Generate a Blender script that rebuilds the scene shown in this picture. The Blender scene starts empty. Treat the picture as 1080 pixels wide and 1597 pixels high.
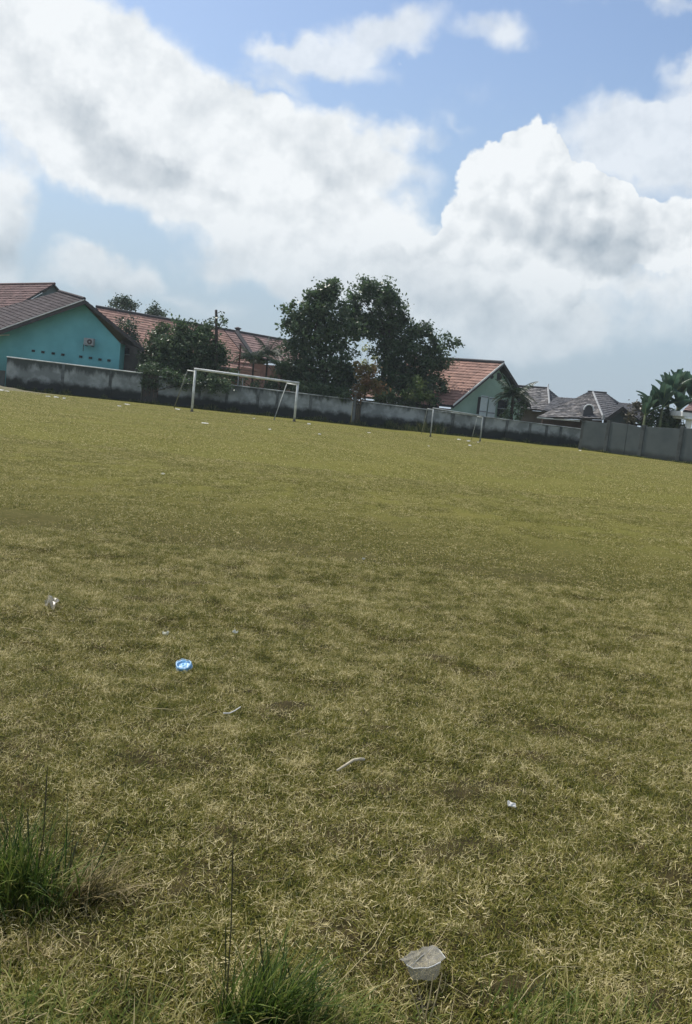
import bpy, math, random
import numpy as np
from mathutils import Vector, Matrix
R = math.radians
random.seed(7); rng = np.random.default_rng(11)
SC = bpy.context.scene; COL = SC.collection
# ------------------------------------------------------------------ camera
CAMH = 1.5; FPX = 1400.0; ROLL = R(6.2)
PITCH = math.atan((798.5 - 626.0) * math.cos(ROLL) / FPX)
cF = Vector((0, math.cos(PITCH), -math.sin(PITCH)))
cU0 = Vector((0, math.sin(PITCH), math.cos(PITCH))); cX = Vector((1, 0, 0))
cR = cX * math.cos(ROLL) + cU0 * math.sin(ROLL)
cU = -cX * math.sin(ROLL) + cU0 * math.cos(ROLL)
cam = bpy.data.cameras.new('camera'); co = bpy.data.objects.new('camera', cam); COL.objects.link(co)
m = Matrix((cR, cU, -cF)).transposed().to_4x4(); m.translation = (0, 0, CAMH); co.matrix_world = m
cam.sensor_fit = 'HORIZONTAL'; cam.sensor_width = 36; cam.lens = 36 * FPX / 1080
cam.clip_start = 0.05; cam.clip_end = 3000
SC.camera = co
def ray(x, y): return (cF + cR * ((x - 540) / FPX) - cU * ((y - 798.5) / FPX)).normalized()
def at(x, y, d):
    r = ray(x, y); return Vector((0, 0, CAMH)) + r * (d / r.y)
def gnd(x, y, z=0.0):
    r = ray(x, y); return Vector((0, 0, CAMH)) + r * ((z - CAMH) / r.z)
# ------------------------------------------------------------------ sky, sun, exposure
SUN_EL, SUN_AZ = R(57), R(-52)          # azimuth from +Y towards +X
SC.view_settings.view_transform = 'Standard'; SC.view_settings.look = 'None'
SC.view_settings.exposure = 0.10; SC.view_settings.gamma = 1.0
sd = Vector((math.sin(SUN_AZ) * math.cos(SUN_EL), math.cos(SUN_AZ) * math.cos(SUN_EL), math.sin(SUN_EL)))
sl = bpy.data.lights.new('sun', 'SUN'); sl.energy = 4.3; sl.angle = R(0.55); sl.color = (1, .95, .86)
so = bpy.data.objects.new('sun', sl); COL.objects.link(so); so.rotation_euler = sd.to_track_quat('Z', 'Y').to_euler()
W = bpy.data.worlds.new('World'); SC.world = W; W.use_nodes = True
nt = W.node_tree; nt.nodes.clear()
def N(t, kind, **kw):
    n = t.nodes.new(kind)
    for k, v in kw.items():
        if k.startswith('i_'):
            key = k[2:]; key = int(key) if key.isdigit() else key
            n.inputs[key].default_value = v
        else: setattr(n, k, v)
    return n
def L(t, a, b): t.links.new(a, b)
def mathn(t, op, a, b=None, clamp=False):
    n = t.nodes.new('ShaderNodeMath'); n.operation = op; n.use_clamp = clamp
    for i, v in enumerate((a, b)):
        if v is None: continue
        if isinstance(v, (int, float)): n.inputs[i].default_value = v
        else: L(t, v, n.inputs[i])
    return n.outputs[0]
def vmath(t, op, a, b=None):
    n = t.nodes.new('ShaderNodeVectorMath'); n.operation = op
    for i, v in enumerate((a, b)):
        if v is None: continue
        if isinstance(v, (tuple, list)): n.inputs[i].default_value = v
        else: L(t, v, n.inputs[i])
    return n.outputs[0]
def smooth(t, v, lo, hi, a=0.0, b=1.0):
    n = N(t, 'ShaderNodeMapRange', interpolation_type='SMOOTHSTEP')
    L(t, v, n.inputs[0]); n.inputs[1].default_value = lo; n.inputs[2].default_value = hi
    n.inputs[3].default_value = a; n.inputs[4].default_value = b; return n.outputs[0]
def noise(t, vec, scale, detail=4, rough=.5, dist=0.0):
    n = N(t, 'ShaderNodeTexNoise'); L(t, vec, n.inputs['Vector'])
    n.inputs['Scale'].default_value = scale; n.inputs['Detail'].default_value = detail
    n.inputs['Roughness'].default_value = rough; n.inputs['Distortion'].default_value = dist; return n
def mixc(t, fac, a, b):
    n = N(t, 'ShaderNodeMix', data_type='RGBA')
    if isinstance(fac, (int, float)): n.inputs[0].default_value = fac
    else: L(t, fac, n.inputs[0])
    for i, v in ((6, a), (7, b)):
        if isinstance(v, tuple): n.inputs[i].default_value = (*v, 1)
        else: L(t, v, n.inputs[i])
    return n.outputs[2]
sky = N(nt, 'ShaderNodeTexSky', sky_type='NISHITA', sun_disc=False)
sky.sun_elevation = SUN_EL; sky.sun_rotation = SUN_AZ; sky.air_density = 1.0; sky.dust_density = 1.2; sky.ozone_density = 1.6
tc = N(nt, 'ShaderNodeTexCoord'); dirv = tc.outputs['Generated']
# the clouds stand at directions in the sky; puffy outlines come from warping those directions with noise
nw1 = noise(nt, dirv, 5.0, 4, .62); nw2 = noise(nt, dirv, 17.0, 4, .6)
w1 = vmath(nt, 'SCALE', vmath(nt, 'SUBTRACT', nw1.outputs['Color'], (.5, .5, .5))); w1.node.inputs[3].default_value = .11
w2 = vmath(nt, 'SCALE', vmath(nt, 'SUBTRACT', nw2.outputs['Color'], (.5, .5, .5))); w2.node.inputs[3].default_value = .045
wd = vmath(nt, 'ADD', vmath(nt, 'ADD', dirv, w1), w2)
wsoft = vmath(nt, 'ADD', dirv, w2)
def blobs(lst, vec):
    acc = None
    for (x, y, rx, ry, ang, wt) in lst:
        f = ray(x, y)
        # image-plane axes at that direction
        ex = (cR - f * cR.dot(f)).normalized(); ey = f.cross(ex) * -1
        ey = (cU - f * cU.dot(f)).normalized(); ex = ey.cross(f) * -1; ex = f.cross(ey)
        a = R(-ang)
        ax = ex * math.cos(a) + ey * math.sin(a); ay = -ex * math.sin(a) + ey * math.cos(a)
        M3 = Matrix((ax, ay, ax.cross(ay))).transposed()
        mp = N(nt, 'ShaderNodeMapping', vector_type='TEXTURE')
        mp.inputs['Location'].default_value = f; mp.inputs['Rotation'].default_value = M3.to_euler()
        mp.inputs['Scale'].default_value = (rx / FPX, ry / FPX, 1.0)
        L(nt, vec, mp.inputs['Vector'])
        g = N(nt, 'ShaderNodeTexGradient', gradient_type='SPHERICAL'); L(nt, mp.outputs[0], g.inputs[0])
        v = mathn(nt, 'MULTIPLY', g.outputs['Fac'], wt)
        acc = v if acc is None else mathn(nt, 'ADD', acc, v)
    return acc
# (x, y, half width, half height, tilt clockwise, weight)
big = [(-20, 60, 170, 120, 20, 1.5), (150, 110, 230, 90, 27, 1.5), (330, 165, 250, 75, 27, 1.5), (500, 215, 190, 62, 14, 1.5), (330, 250, 330, 80, 20, 1.3),
       (90, 190, 170, 85, 30, 1.3), (200, 270, 190, 62, 25, 1.2), (420, 330, 240, 95, 20, 1.3), (560, 330, 150, 95, 25, 1.1), (400, 400, 220, 60, 14, .9), (560, 430, 240, 80, 12, 1.0),
       (640, 400, 130, 70, 20, 1.0), (-150, 0, 200, 160, 20, 1.4), (-15, 345, 85, 120, 10, 1.6), (160, 425, 95, 44, 12, 1.5), (640, 195, 60, 30, 10, .7), (330, 430, 60, 20, 4, .5),
       (330, 490, 150, 28, 4, .45), (760, 450, 200, 100, 8, .8), (730, 510, 220, 70, 5, .7), (30, 440, 80, 40, 10, .8), (1000, 440, 240, 75, 8, .8), (930, 520, 280, 60, 5, .55)]
thin = [(610, 45, 150, 44, -6, 1.6), (505, 92, 135, 38, 10, 1.6), (800, 50, 60, 36, 20, 1.3), (1040, 12, 85, 28, 10, 1.0), (1070, 135, 60, 30, 0, 1.3),
        (1000, 205, 200, 44, 3, 1.7), (1090, 235, 190, 66, 0, 1.6), (1010, 290, 190, 60, 10, 1.0), (640, 270, 70, 50, 20, .9), (440, 130, 120, 28, 20, 1.0), (985, 555, 70, 24, 0, .5), (420, 70, 80, 22, 20, .7),
        (710, 175, 40, 14, 10, .4), (60, 20, 160, 40, 15, .9), (330, 430, 110, 28, 5, .9), (250, 470, 150, 26, 8, .8), (920, 15, 60, 22, 0, .4)]
cum = [(800, 245, 80, 66, 0, 1.2), (752, 305, 88, 80, 0, 1.2), (850, 285, 95, 80, 20, 1.2), (900, 350, 140, 90, 15, 1.3), (695, 390, 60, 44, 0, 1.1), (640, 370, 46, 44, 0, 1.0),
       (790, 360, 120, 80, 0, 1.2), (1000, 380, 190, 80, 8, 1.0), (1060, 340, 130, 60, 0, .9), (840, 450, 110, 95, 20, .9), (935, 290, 80, 50, 20, .9)]
shade = [(865, 345, 95, 65, 15, 1.2), (940, 395, 90, 45, 5, 1.5), (180, 230, 130, 48, 28, 1.1), (250, 285, 110, 38, 15, 1.0), (30, 385, 50, 50, 0, .9), (130, 180, 60, 40, 20, .5),
         (170, 450, 70, 24, 0, .9), (765, 350, 60, 50, 0, .5), (520, 262, 90, 28, 10, .7), (1010, 430, 130, 35, 5, .5), (790, 480, 150, 45, 5, .7), (30, 120, 60, 50, 30, .5), (400, 330, 120, 34, 15, .5), (600, 420, 120, 40, 10, .5), (660, 480, 160, 40, 5, .6)]
b1 = blobs(big, wd); b2 = blobs(thin, wd); b3 = blobs(cum, wsoft); b4 = blobs(shade, wd)
nf = noise(nt, dirv, 9.0, 7, .6).outputs['Fac']; nfine = noise(nt, dirv, 24.0, 6, .62, .2).outputs['Fac']
# elsewhere in the sky: the same kind of broken cloud
nel = noise(nt, dirv, 2.2, 6, .55).outputs['Fac']
fwd = N(nt, 'ShaderNodeVectorMath', operation='DOT_PRODUCT'); L(nt, dirv, fwd.inputs[0]); fwd.inputs[1].default_value = ray(540, 330)
away = smooth(nt, fwd.outputs['Value'], .80, .93, 1, 0)
a_else = mathn(nt, 'MULTIPLY', smooth(nt, nel, .47, .60), away)
a1 = smooth(nt, mathn(nt, 'ADD', b1, mathn(nt, 'MULTIPLY', mathn(nt, 'SUBTRACT', nf, .5), 1.3)), .10, .80)
a2 = smooth(nt, mathn(nt, 'ADD', b2, mathn(nt, 'MULTIPLY', mathn(nt, 'SUBTRACT', nf, .5), 1.6)), .15, 1.1, 0, .78)
def billow(vec):
    o_ = []
    for sc_, w_ in ((17.0, .62), (42.0, .38)):
        v_ = N(nt, 'ShaderNodeTexVoronoi', feature='F1'); L(nt, vec, v_.inputs['Vector']); v_.inputs['Scale'].default_value = sc_
        o_.append(mathn(nt, 'MULTIPLY', v_.outputs['Distance'], w_))
    return mathn(nt, 'SUBTRACT', .5, mathn(nt, 'ADD', o_[0], o_[1]))
wvor = vmath(nt, 'ADD', dirv, w2)
bil = billow(wvor); bil2 = billow(vmath(nt, 'ADD', wvor, (-.010, .0, .014)))
a3 = smooth(nt, mathn(nt, 'ADD', mathn(nt, 'ADD', b3, mathn(nt, 'MULTIPLY', bil, 1.3)), mathn(nt, 'MULTIPLY', mathn(nt, 'SUBTRACT', nfine, .5), .7)), .42, .62)
alpha = mathn(nt, 'MAXIMUM', mathn(nt, 'MAXIMUM', a1, a2), mathn(nt, 'MAXIMUM', a3, a_else))
# billow relief: noise compared with itself a little nearer the sun
upv = vmath(nt, 'ADD', dirv, (-.008, .0, .022))
nb1 = noise(nt, dirv, 13.0, 5, .58).outputs['Fac']; nb2 = noise(nt, upv, 13.0, 5, .58).outputs['Fac']
nb3 = noise(nt, dirv, 34.0, 4, .6).outputs['Fac']; nb4 = noise(nt, vmath(nt, 'ADD', dirv, (-.004, .0, .009)), 34.0, 4, .6).outputs['Fac']
relief = mathn(nt, 'ADD', mathn(nt, 'MULTIPLY', mathn(nt, 'SUBTRACT', nb1, nb2), 1.25), mathn(nt, 'MULTIPLY', mathn(nt, 'SUBTRACT', nb3, nb4), .35))
relief = mathn(nt, 'ADD', relief, mathn(nt, 'MULTIPLY', mathn(nt, 'MULTIPLY', mathn(nt, 'SUBTRACT', bil, bil2), a3), 1.0))
sh = mathn(nt, 'ADD', mathn(nt, 'MULTIPLY', smooth(nt, b4, .0, 1.0), .48), mathn(nt, 'MULTIPLY', relief, -1.0))
sh = mathn(nt, 'ADD', sh, .08)
sh = mathn(nt, 'MINIMUM', mathn(nt, 'MAXIMUM', sh, 0.0), 1.0)
ccol = mixc(nt, sh, (.85, .885, .91), (.34, .41, .48))
sep = N(nt, 'ShaderNodeSeparateXYZ'); L(nt, dirv, sep.inputs[0])
hz = smooth(nt, sep.outputs['Z'], .0, .22, .85, 0)
ccol = mixc(nt, hz, ccol, (.40, .50, .58))
bs = N(nt, 'ShaderNodeBackground'); bs.inputs['Strength'].default_value = .14
L(nt, sky.outputs[0], bs.inputs[0])
bh = N(nt, 'ShaderNodeBackground'); bh.inputs[0].default_value = (.36, .46, .56, 1)
bc = N(nt, 'ShaderNodeBackground'); L(nt, ccol, bc.inputs[0])
mh = N(nt, 'ShaderNodeMixShader'); L(nt, smooth(nt, sep.outputs['Z'], -.02, .40, .92, 0.0), mh.inputs[0]); L(nt, bs.outputs[0], mh.inputs[1]); L(nt, bh.outputs[0], mh.inputs[2])
mx = N(nt, 'ShaderNodeMixShader'); L(nt, alpha, mx.inputs[0]); L(nt, mh.outputs[0], mx.inputs[1]); L(nt, bc.outputs[0], mx.inputs[2])
ow = N(nt, 'ShaderNodeOutputWorld'); L(nt, mx.outputs[0], ow.inputs[0])
W.cycles.sampling_method = 'MANUAL'; W.cycles.sample_map_resolution = 512
SC.cycles.max_bounces = 5; SC.cycles.transparent_max_bounces = 6; SC.cycles.volume_bounces = 0
# ------------------------------------------------------------------ helpers
MATS = {}
def mat(name, c1, c2=None, rough=.8, scale=3.0, bump=0.0, bscale=30.0, detail=5, metal=0.0, contrast=(.35, .65), tint=0.0, transl=0.0, height_tone=None, spec=.3, alpha=None):
    """principled with noise between c1 and c2; tint = strength of the per-piece 'tint' attribute; stain=(z0,z1,colour) colour blended in by height"""
    if name in MATS: return MATS[name]
    M = bpy.data.materials.new(name); M.use_nodes = True; t = M.node_tree; t.nodes.clear()
    out = N(t, 'ShaderNodeOutputMaterial'); p = N(t, 'ShaderNodeBsdfPrincipled')
    g = N(t, 'ShaderNodeNewGeometry'); pos = g.outputs['Position']
    n = noise(t, pos, scale, detail, .6); f = smooth(t, n.outputs['Fac'], *contrast)
    c = mixc(t, f, c1, c2 or c1)
    if tint:
        a = N(t, 'ShaderNodeAttribute', attribute_name='tint')
        hs = N(t, 'ShaderNodeHueSaturation'); L(t, c, hs.inputs['Color'])
        L(t, mathn(t, 'ADD', mathn(t, 'MULTIPLY', a.outputs['Fac'], 2 * tint), 1 - tint), hs.inputs['Value'])
        c = hs.outputs[0]
    if height_tone:
        s = N(t, 'ShaderNodeSeparateXYZ'); L(t, pos, s.inputs[0])
        for (z0, z1, amp, sc, col, sxy) in height_tone:
            mp = N(t, 'ShaderNodeMapping'); L(t, pos, mp.inputs[0]); mp.inputs['Scale'].default_value = (sxy, sxy, .3 if amp > 1.1 else 1)
            nn = noise(t, mp.outputs[0], sc, 6, .65)
            zz = mathn(t, 'ADD', s.outputs['Z'], mathn(t, 'MULTIPLY', mathn(t, 'SUBTRACT', nn.outputs['Fac'], .5), amp))
            c = mixc(t, smooth(t, zz, z0, z1), c, col)
    L(t, c, p.inputs['Base Color']); p.inputs['Roughness'].default_value = rough; p.inputs['Metallic'].default_value = metal
    p.inputs['Specular IOR Level'].default_value = spec
    if bump:
        nb = noise(t, pos, bscale, 4, .6); b = N(t, 'ShaderNodeBump'); b.inputs['Strength'].default_value = bump; b.inputs['Distance'].default_value = .02
        L(t, nb.outputs['Fac'], b.inputs['Height']); L(t, b.outputs[0], p.inputs['Normal'])
    o = p.outputs[0]
    if transl:
        tr = N(t, 'ShaderNodeBsdfTranslucent'); L(t, c, tr.inputs[0]); ms = N(t, 'ShaderNodeMixShader'); ms.inputs[0].default_value = transl
        L(t, o, ms.inputs[1]); L(t, tr.outputs[0], ms.inputs[2]); o = ms.outputs[0]
    if alpha:
        ta = N(t, 'ShaderNodeBsdfTransparent'); ms = N(t, 'ShaderNodeMixShader'); ms.inputs[0].default_value = alpha
        L(t, ta.outputs[0], ms.inputs[1]); L(t, o, ms.inputs[2]); o = ms.outputs[0]
    L(t, o, out.inputs[0]); MATS[name] = M; return M
def mesh_np(name, v, faces, mt, tint=None, smooth_=False):
    """v (n,3); faces: list/array of index tuples (all same length if array)"""
    me = bpy.data.meshes.new(name)
    if isinstance(faces, np.ndarray):
        k = faces.shape[1]; nf_ = len(faces)
        me.vertices.add(len(v)); me.vertices.foreach_set('co', np.asarray(v, dtype=np.float32).ravel())
        me.loops.add(nf_ * k); me.loops.foreach_set('vertex_index', faces.astype(np.int32).ravel())
        me.polygons.add(nf_); me.polygons.foreach_set('loop_start', np.arange(0, nf_ * k, k, dtype=np.int32))
        me.update(calc_edges=True)
    else: me.from_pydata([tuple(p) for p in v], [], faces); me.update()
    if tint is not None:
        a = me.attributes.new('tint', 'FLOAT', 'FACE'); a.data.foreach_set('value', np.asarray(tint, dtype=np.float32))
    me.polygons.foreach_set('use_smooth', np.full(len(me.polygons), bool(smooth_)))
    me.materials.append(mt); return me
def link(name, me, parent=None, kind=None):
    o = bpy.data.objects.new(name, me); COL.objects.link(o)
    if parent is not None: o.parent = parent; o.location = -parent.location
    if kind: o['kind'] = kind
    return o
def thing(name, label, cat, loc, group=None):
    o = bpy.data.objects.new(name, None); COL.objects.link(o); o.location = loc; o.empty_display_size = .3
    o['label'] = label; o['category'] = cat
    if group: o['group'] = group
    return o
def tag(o, label, cat, group=None):
    o['label'] = label; o['category'] = cat
    if group: o['group'] = group
    return o
class MB:
    def __init__(s): s.v = []; s.f = []
    def add(s, v, f):
        k = len(s.v); s.v += [tuple(p) for p in v]; s.f += [tuple(i + k for i in q) for q in f]; return s
    def prism(s, poly, ext):
        """polygon (world points) extruded by vector"""
        ext = Vector(ext); n = len(poly); v = [Vector(p) for p in poly] + [Vector(p) + ext for p in poly]
        f = [tuple(range(n)), tuple(reversed(range(n, 2 * n)))] + [(i, i + n, (i + 1) % n + n, (i + 1) % n) for i in range(n)]
        return s.add(v, f)
    def tube(s, pts, rad, seg=8):
        pts = [Vector(p) for p in pts]
        if not hasattr(rad, '__len__'): rad = [rad] * len(pts)
        v = []; f = []
        for i, p in enumerate(pts):
            d = (pts[min(i + 1, len(pts) - 1)] - pts[max(i - 1, 0)]).normalized()
            a = d.orthogonal().normalized() if i == 0 else (a - d * a.dot(d)).normalized()
            b = d.cross(a)
            for k in range(seg):
                t = 2 * math.pi * k / seg; v.append(p + (a * math.cos(t) + b * math.sin(t)) * rad[i])
        for i in range(len(pts) - 1):
            for k in range(seg):
                f.append((i * seg + k, i * seg + (k + 1) % seg, (i + 1) * seg + (k + 1) % seg, (i + 1) * seg + k))
        f.append(tuple(reversed(range(seg)))); f.append(tuple(range(len(v) - seg, len(v))))
        return s.add(v, f)
    def box(s, c, ax, ay, az):
        c, ax, ay, az = map(Vector, (c, ax, ay, az))
        return s.prism([c - ax - ay - az, c + ax - ay - az, c + ax + ay - az, c - ax + ay - az], az * 2)
    def build(s, name, mt, parent=None, bevel=0.0, smooth_=False, kind=None):
        me = mesh_np(name, s.v, s.f, mt, smooth_=smooth_)
        o = link(name, me, parent, kind)
        if bevel:
            b = o.modifiers.new('bevel', 'BEVEL'); b.width = bevel; b.segments = 1; b.limit_method = 'ANGLE'
        return o
UP = Vector((0, 0, 1))
# ------------------------------------------------------------------ value noise for relief
_tab = rng.random((64, 64))
def vnoise(x, y):
    xi = np.floor(x).astype(int); yi = np.floor(y).astype(int); fx = x - xi; fy = y - yi
    fx = fx * fx * (3 - 2 * fx); fy = fy * fy * (3 - 2 * fy)
    T = lambda a, b: _tab[a % 64, b % 64]
    return (T(xi, yi) * (1 - fx) + T(xi + 1, yi) * fx) * (1 - fy) + (T(xi, yi + 1) * (1 - fx) + T(xi + 1, yi + 1) * fx) * fy
def ghei(x, y):
    x = np.asarray(x, float); y = np.asarray(y, float)
    r = np.sqrt(x * x + y * y); near = np.clip(1 - (r - 12) / 10, 0, 1)
    h = (vnoise(x * 1.3 + 5, y * 1.3) - .5) * .035 + (vnoise(x * 5 + 9, y * 5) - .5) * .040 + (vnoise(x * 14, y * 14 + 3) - .5) * .022
    return h * near
HOLES = []
def gz(x, y):
    h = ghei(x, y)
    for (hx, hy, hr, hd) in HOLES:
        d2 = ((np.asarray(x) - hx) ** 2 + (np.asarray(y) - hy) ** 2) / hr ** 2
        h = h - hd * np.exp(-d2)
    return h
pc = gnd(655, 1545); HOLES.append((pc.x, pc.y, .045, .05))
pc2 = gnd(118, 1425); HOLES.append((pc2.x, pc2.y, .085, .05))
def G(x, y, dz=0.0):
    p = gnd(x, y); p.z = float(gz(p.x, p.y)) + dz; return p
# ------------------------------------------------------------------ ground
def ground_material():
    M = bpy.data.materials.new('field_ground'); M.use_nodes = True; t = M.node_tree; t.nodes.clear()
    out = N(t, 'ShaderNodeOutputMaterial'); p = N(t, 'ShaderNodeBsdfPrincipled'); g = N(t, 'ShaderNodeNewGeometry'); pos = g.outputs['Position']
    a = noise(t, pos, .22, 5, .6); b = noise(t, pos, 1.6, 6, .62); c = noise(t, pos, 14, 6, .7); d = noise(t, pos, 90, 3, .7)
    col = mixc(t, smooth(t, a.outputs['Fac'], .35, .65), (.124, .124, .024), (.156, .143, .036))
    col = mixc(t, smooth(t, b.outputs['Fac'], .38, .68), col, (.116, .118, .020))
    col = mixc(t, smooth(t, c.outputs['Fac'], .42, .66, 0, .8), col, (.19, .17, .046))
    col = mixc(t, smooth(t, d.outputs['Fac'], .5, .75, 0, .6), col, (.03, .027, .012))
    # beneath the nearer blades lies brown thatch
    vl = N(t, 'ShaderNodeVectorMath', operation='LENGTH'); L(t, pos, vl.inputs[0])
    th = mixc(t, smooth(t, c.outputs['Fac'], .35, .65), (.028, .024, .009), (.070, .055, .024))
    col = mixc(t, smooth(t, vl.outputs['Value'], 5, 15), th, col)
    L(t, col, p.inputs['Base Color']); p.inputs['Roughness'].default_value = .95; p.inputs['Specular IOR Level'].default_value = .1
    bp = N(t, 'ShaderNodeBump'); bp.inputs['Strength'].default_value = .6; bp.inputs['Distance'].default_value = .03
    L(t, mathn(t, 'ADD', c.outputs['Fac'], d.outputs['Fac']), bp.inputs['Height']); L(t, bp.outputs[0], p.inputs['Normal'])
    L(t, p.outputs[0], out.inputs[0]); return M
def ground():
    u = np.linspace(-1, 1, 241); X = np.sinh(u * 6.2) / math.sinh(6.2) * 900
    w = np.linspace(-.55, 1, 330); Y = 2.2 + np.sinh(w * 6.6) / math.sinh(6.6) * 1500
    xx, yy = np.meshgrid(X, Y); v = np.stack([xx, yy, gz(xx, yy)], -1).reshape(-1, 3)
    nx = len(X); i = np.arange(len(Y) - 1)[:, None] * nx + np.arange(nx - 1)[None, :]
    f = np.stack([i, i + 1, i + 1 + nx, i + nx], -1).reshape(-1, 4)
    o = link('ground', mesh_np('ground', v, f, ground_material(), smooth_=True)); o['kind'] = 'structure'
ground()
# ------------------------------------------------------------------ grass
def blades(pos, length, width, tilt, az, curl, seg=3):
    """ribbons: arrays (n,)... returns verts, quads"""
    n = len(length); d = np.stack([np.cos(az), np.sin(az), np.zeros(n)], -1); side = np.stack([-np.sin(az), np.cos(az), np.zeros(n)], -1)
    V = []; p = pos.copy(); ang = tilt.copy()
    tw = rng.uniform(-.9, .9, n)
    side = side * np.cos(tw)[:, None] + np.array([0, 0, 1.0]) * np.sin(tw)[:, None] * .7
    for k in range(seg + 1):
        wk = width * (1 - (k / seg) ** 1.6 * .9) * .5
        V.append(p - side * wk[:, None]); V.append(p + side * wk[:, None])
        step = length / seg
        p = p + (d * np.sin(ang)[:, None] + np.array([0, 0, 1.0]) * np.cos(ang)[:, None]) * step[:, None]
        ang = ang + curl / seg
    V = np.stack(V, 1)  # n, 2(seg+1), 3
    base = np.arange(n)[:, None, None] * (2 * (seg + 1))
    q = np.array([[2 * k, 2 * k + 1, 2 * k + 3, 2 * k + 2] for k in range(seg)])[None]
    return V.reshape(-1, 3), (base + q).reshape(-1, 4)
def grass_material(name, dark, mid, dry, pale, shift=0.0):
    M = bpy.data.materials.new(name); M.use_nodes = True; t = M.node_tree; t.nodes.clear()
    out = N(t, 'ShaderNodeOutputMaterial'); p = N(t, 'ShaderNodeBsdfPrincipled'); g = N(t, 'ShaderNodeNewGeometry'); pos = g.outputs['Position']
    a = N(t, 'ShaderNodeAttribute', attribute_name='tint')
    n1 = noise(t, pos, .55, 5, .6); n2 = noise(t, pos, 3.2, 5, .65); n3 = noise(t, pos, 9.0, 4, .6)
    f = mathn(t, 'ADD', mathn(t, 'MULTIPLY', mathn(t, 'SUBTRACT', n1.outputs['Fac'], .5), .45), mathn(t, 'MULTIPLY', mathn(t, 'SUBTRACT', n2.outputs['Fac'], .5), .75))
    f = mathn(t, 'ADD', f, mathn(t, 'MULTIPLY', mathn(t, 'SUBTRACT', n3.outputs['Fac'], .5), 1.1))
    f = mathn(t, 'ADD', f, mathn(t, 'ADD', a.outputs['Fac'], shift))
    r = N(t, 'ShaderNodeValToRGB'); L(t, f, r.inputs[0])
    e = r.color_ramp.elements; e[0].position = 0.05; e[0].color = (*dark, 1); e[1].position = 1.0; e[1].color = (*pale, 1)
    x = e.new(.40); x.color = (*mid, 1); x = e.new(.72); x.color = (*dry, 1)
    L(t, r.outputs[0], p.inputs['Base Color']); p.inputs['Roughness'].default_value = .6; p.inputs['Specular IOR Level'].default_value = .25
    tr = N(t, 'ShaderNodeBsdfTranslucent'); L(t, r.outputs[0], tr.inputs[0]); ms = N(t, 'ShaderNodeMixShader'); ms.inputs[0].default_value = .38
    L(t, p.outputs[0], ms.inputs[1]); L(t, tr.outputs[0], ms.inputs[2]); L(t, ms.outputs[0], out.inputs[0]); return M
GM = grass_material('mown_grass', (.020, .034, .003), (.145, .158, .014), (.285, .245, .060), (.74, .65, .37))
def patch_mesh(name, n, rad, ln, wd_, flat, seed, seg=3):
    r = rad * np.sqrt(rng.random(n)); th = rng.uniform(0, 2 * math.pi, n)
    # clumped: pull points towards random tuft centres
    k = max(6, n // 45); cx = rad * np.sqrt(rng.random(k)); ct = rng.uniform(0, 2 * math.pi, k)
    pos = np.stack([r * np.cos(th), r * np.sin(th), np.zeros(n)], -1)
    ci = rng.integers(0, k, n); cp = np.stack([cx[ci] * np.cos(ct[ci]), cx[ci] * np.sin(ct[ci]), np.zeros(n)], -1)
    pull = rng.random(n)[:, None] ** .7 * .85
    pos = pos * (1 - pull) + cp * pull
    out = rng.normal(0, .12, (n, 3)) * rad; out[:, 2] = 0; pos += out * .35
    dead = rng.random(n) < flat
    length = rng.uniform(.5, 1.25, n) * ln * np.where(dead, 1.15, .8)
    tilt = np.where(dead, rng.uniform(1.0, 1.55, n), rng.uniform(.1, 1.15, n))
    curl = np.where(dead, rng.normal(0, 1.9, n), rng.uniform(0, 2.2, n))
    pos[:, 2] = np.where(dead, rng.uniform(.0, .35, n) * ln, -.1 * ln)
    az = rng.uniform(0, 2 * math.pi, n); width = wd_ * rng.uniform(.5, 1.2, n)
    v, f = blades(pos, length, width, tilt, az, curl, seg)
    v[:, 2] = np.maximum(v[:, 2], -.01)
    tint = np.clip(np.where(dead, rng.normal(.66, .28, n), rng.normal(.36, .22, n)), 0, 1.1)
    return mesh_np(name, v, f, GM, tint=np.repeat(tint, seg))
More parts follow.
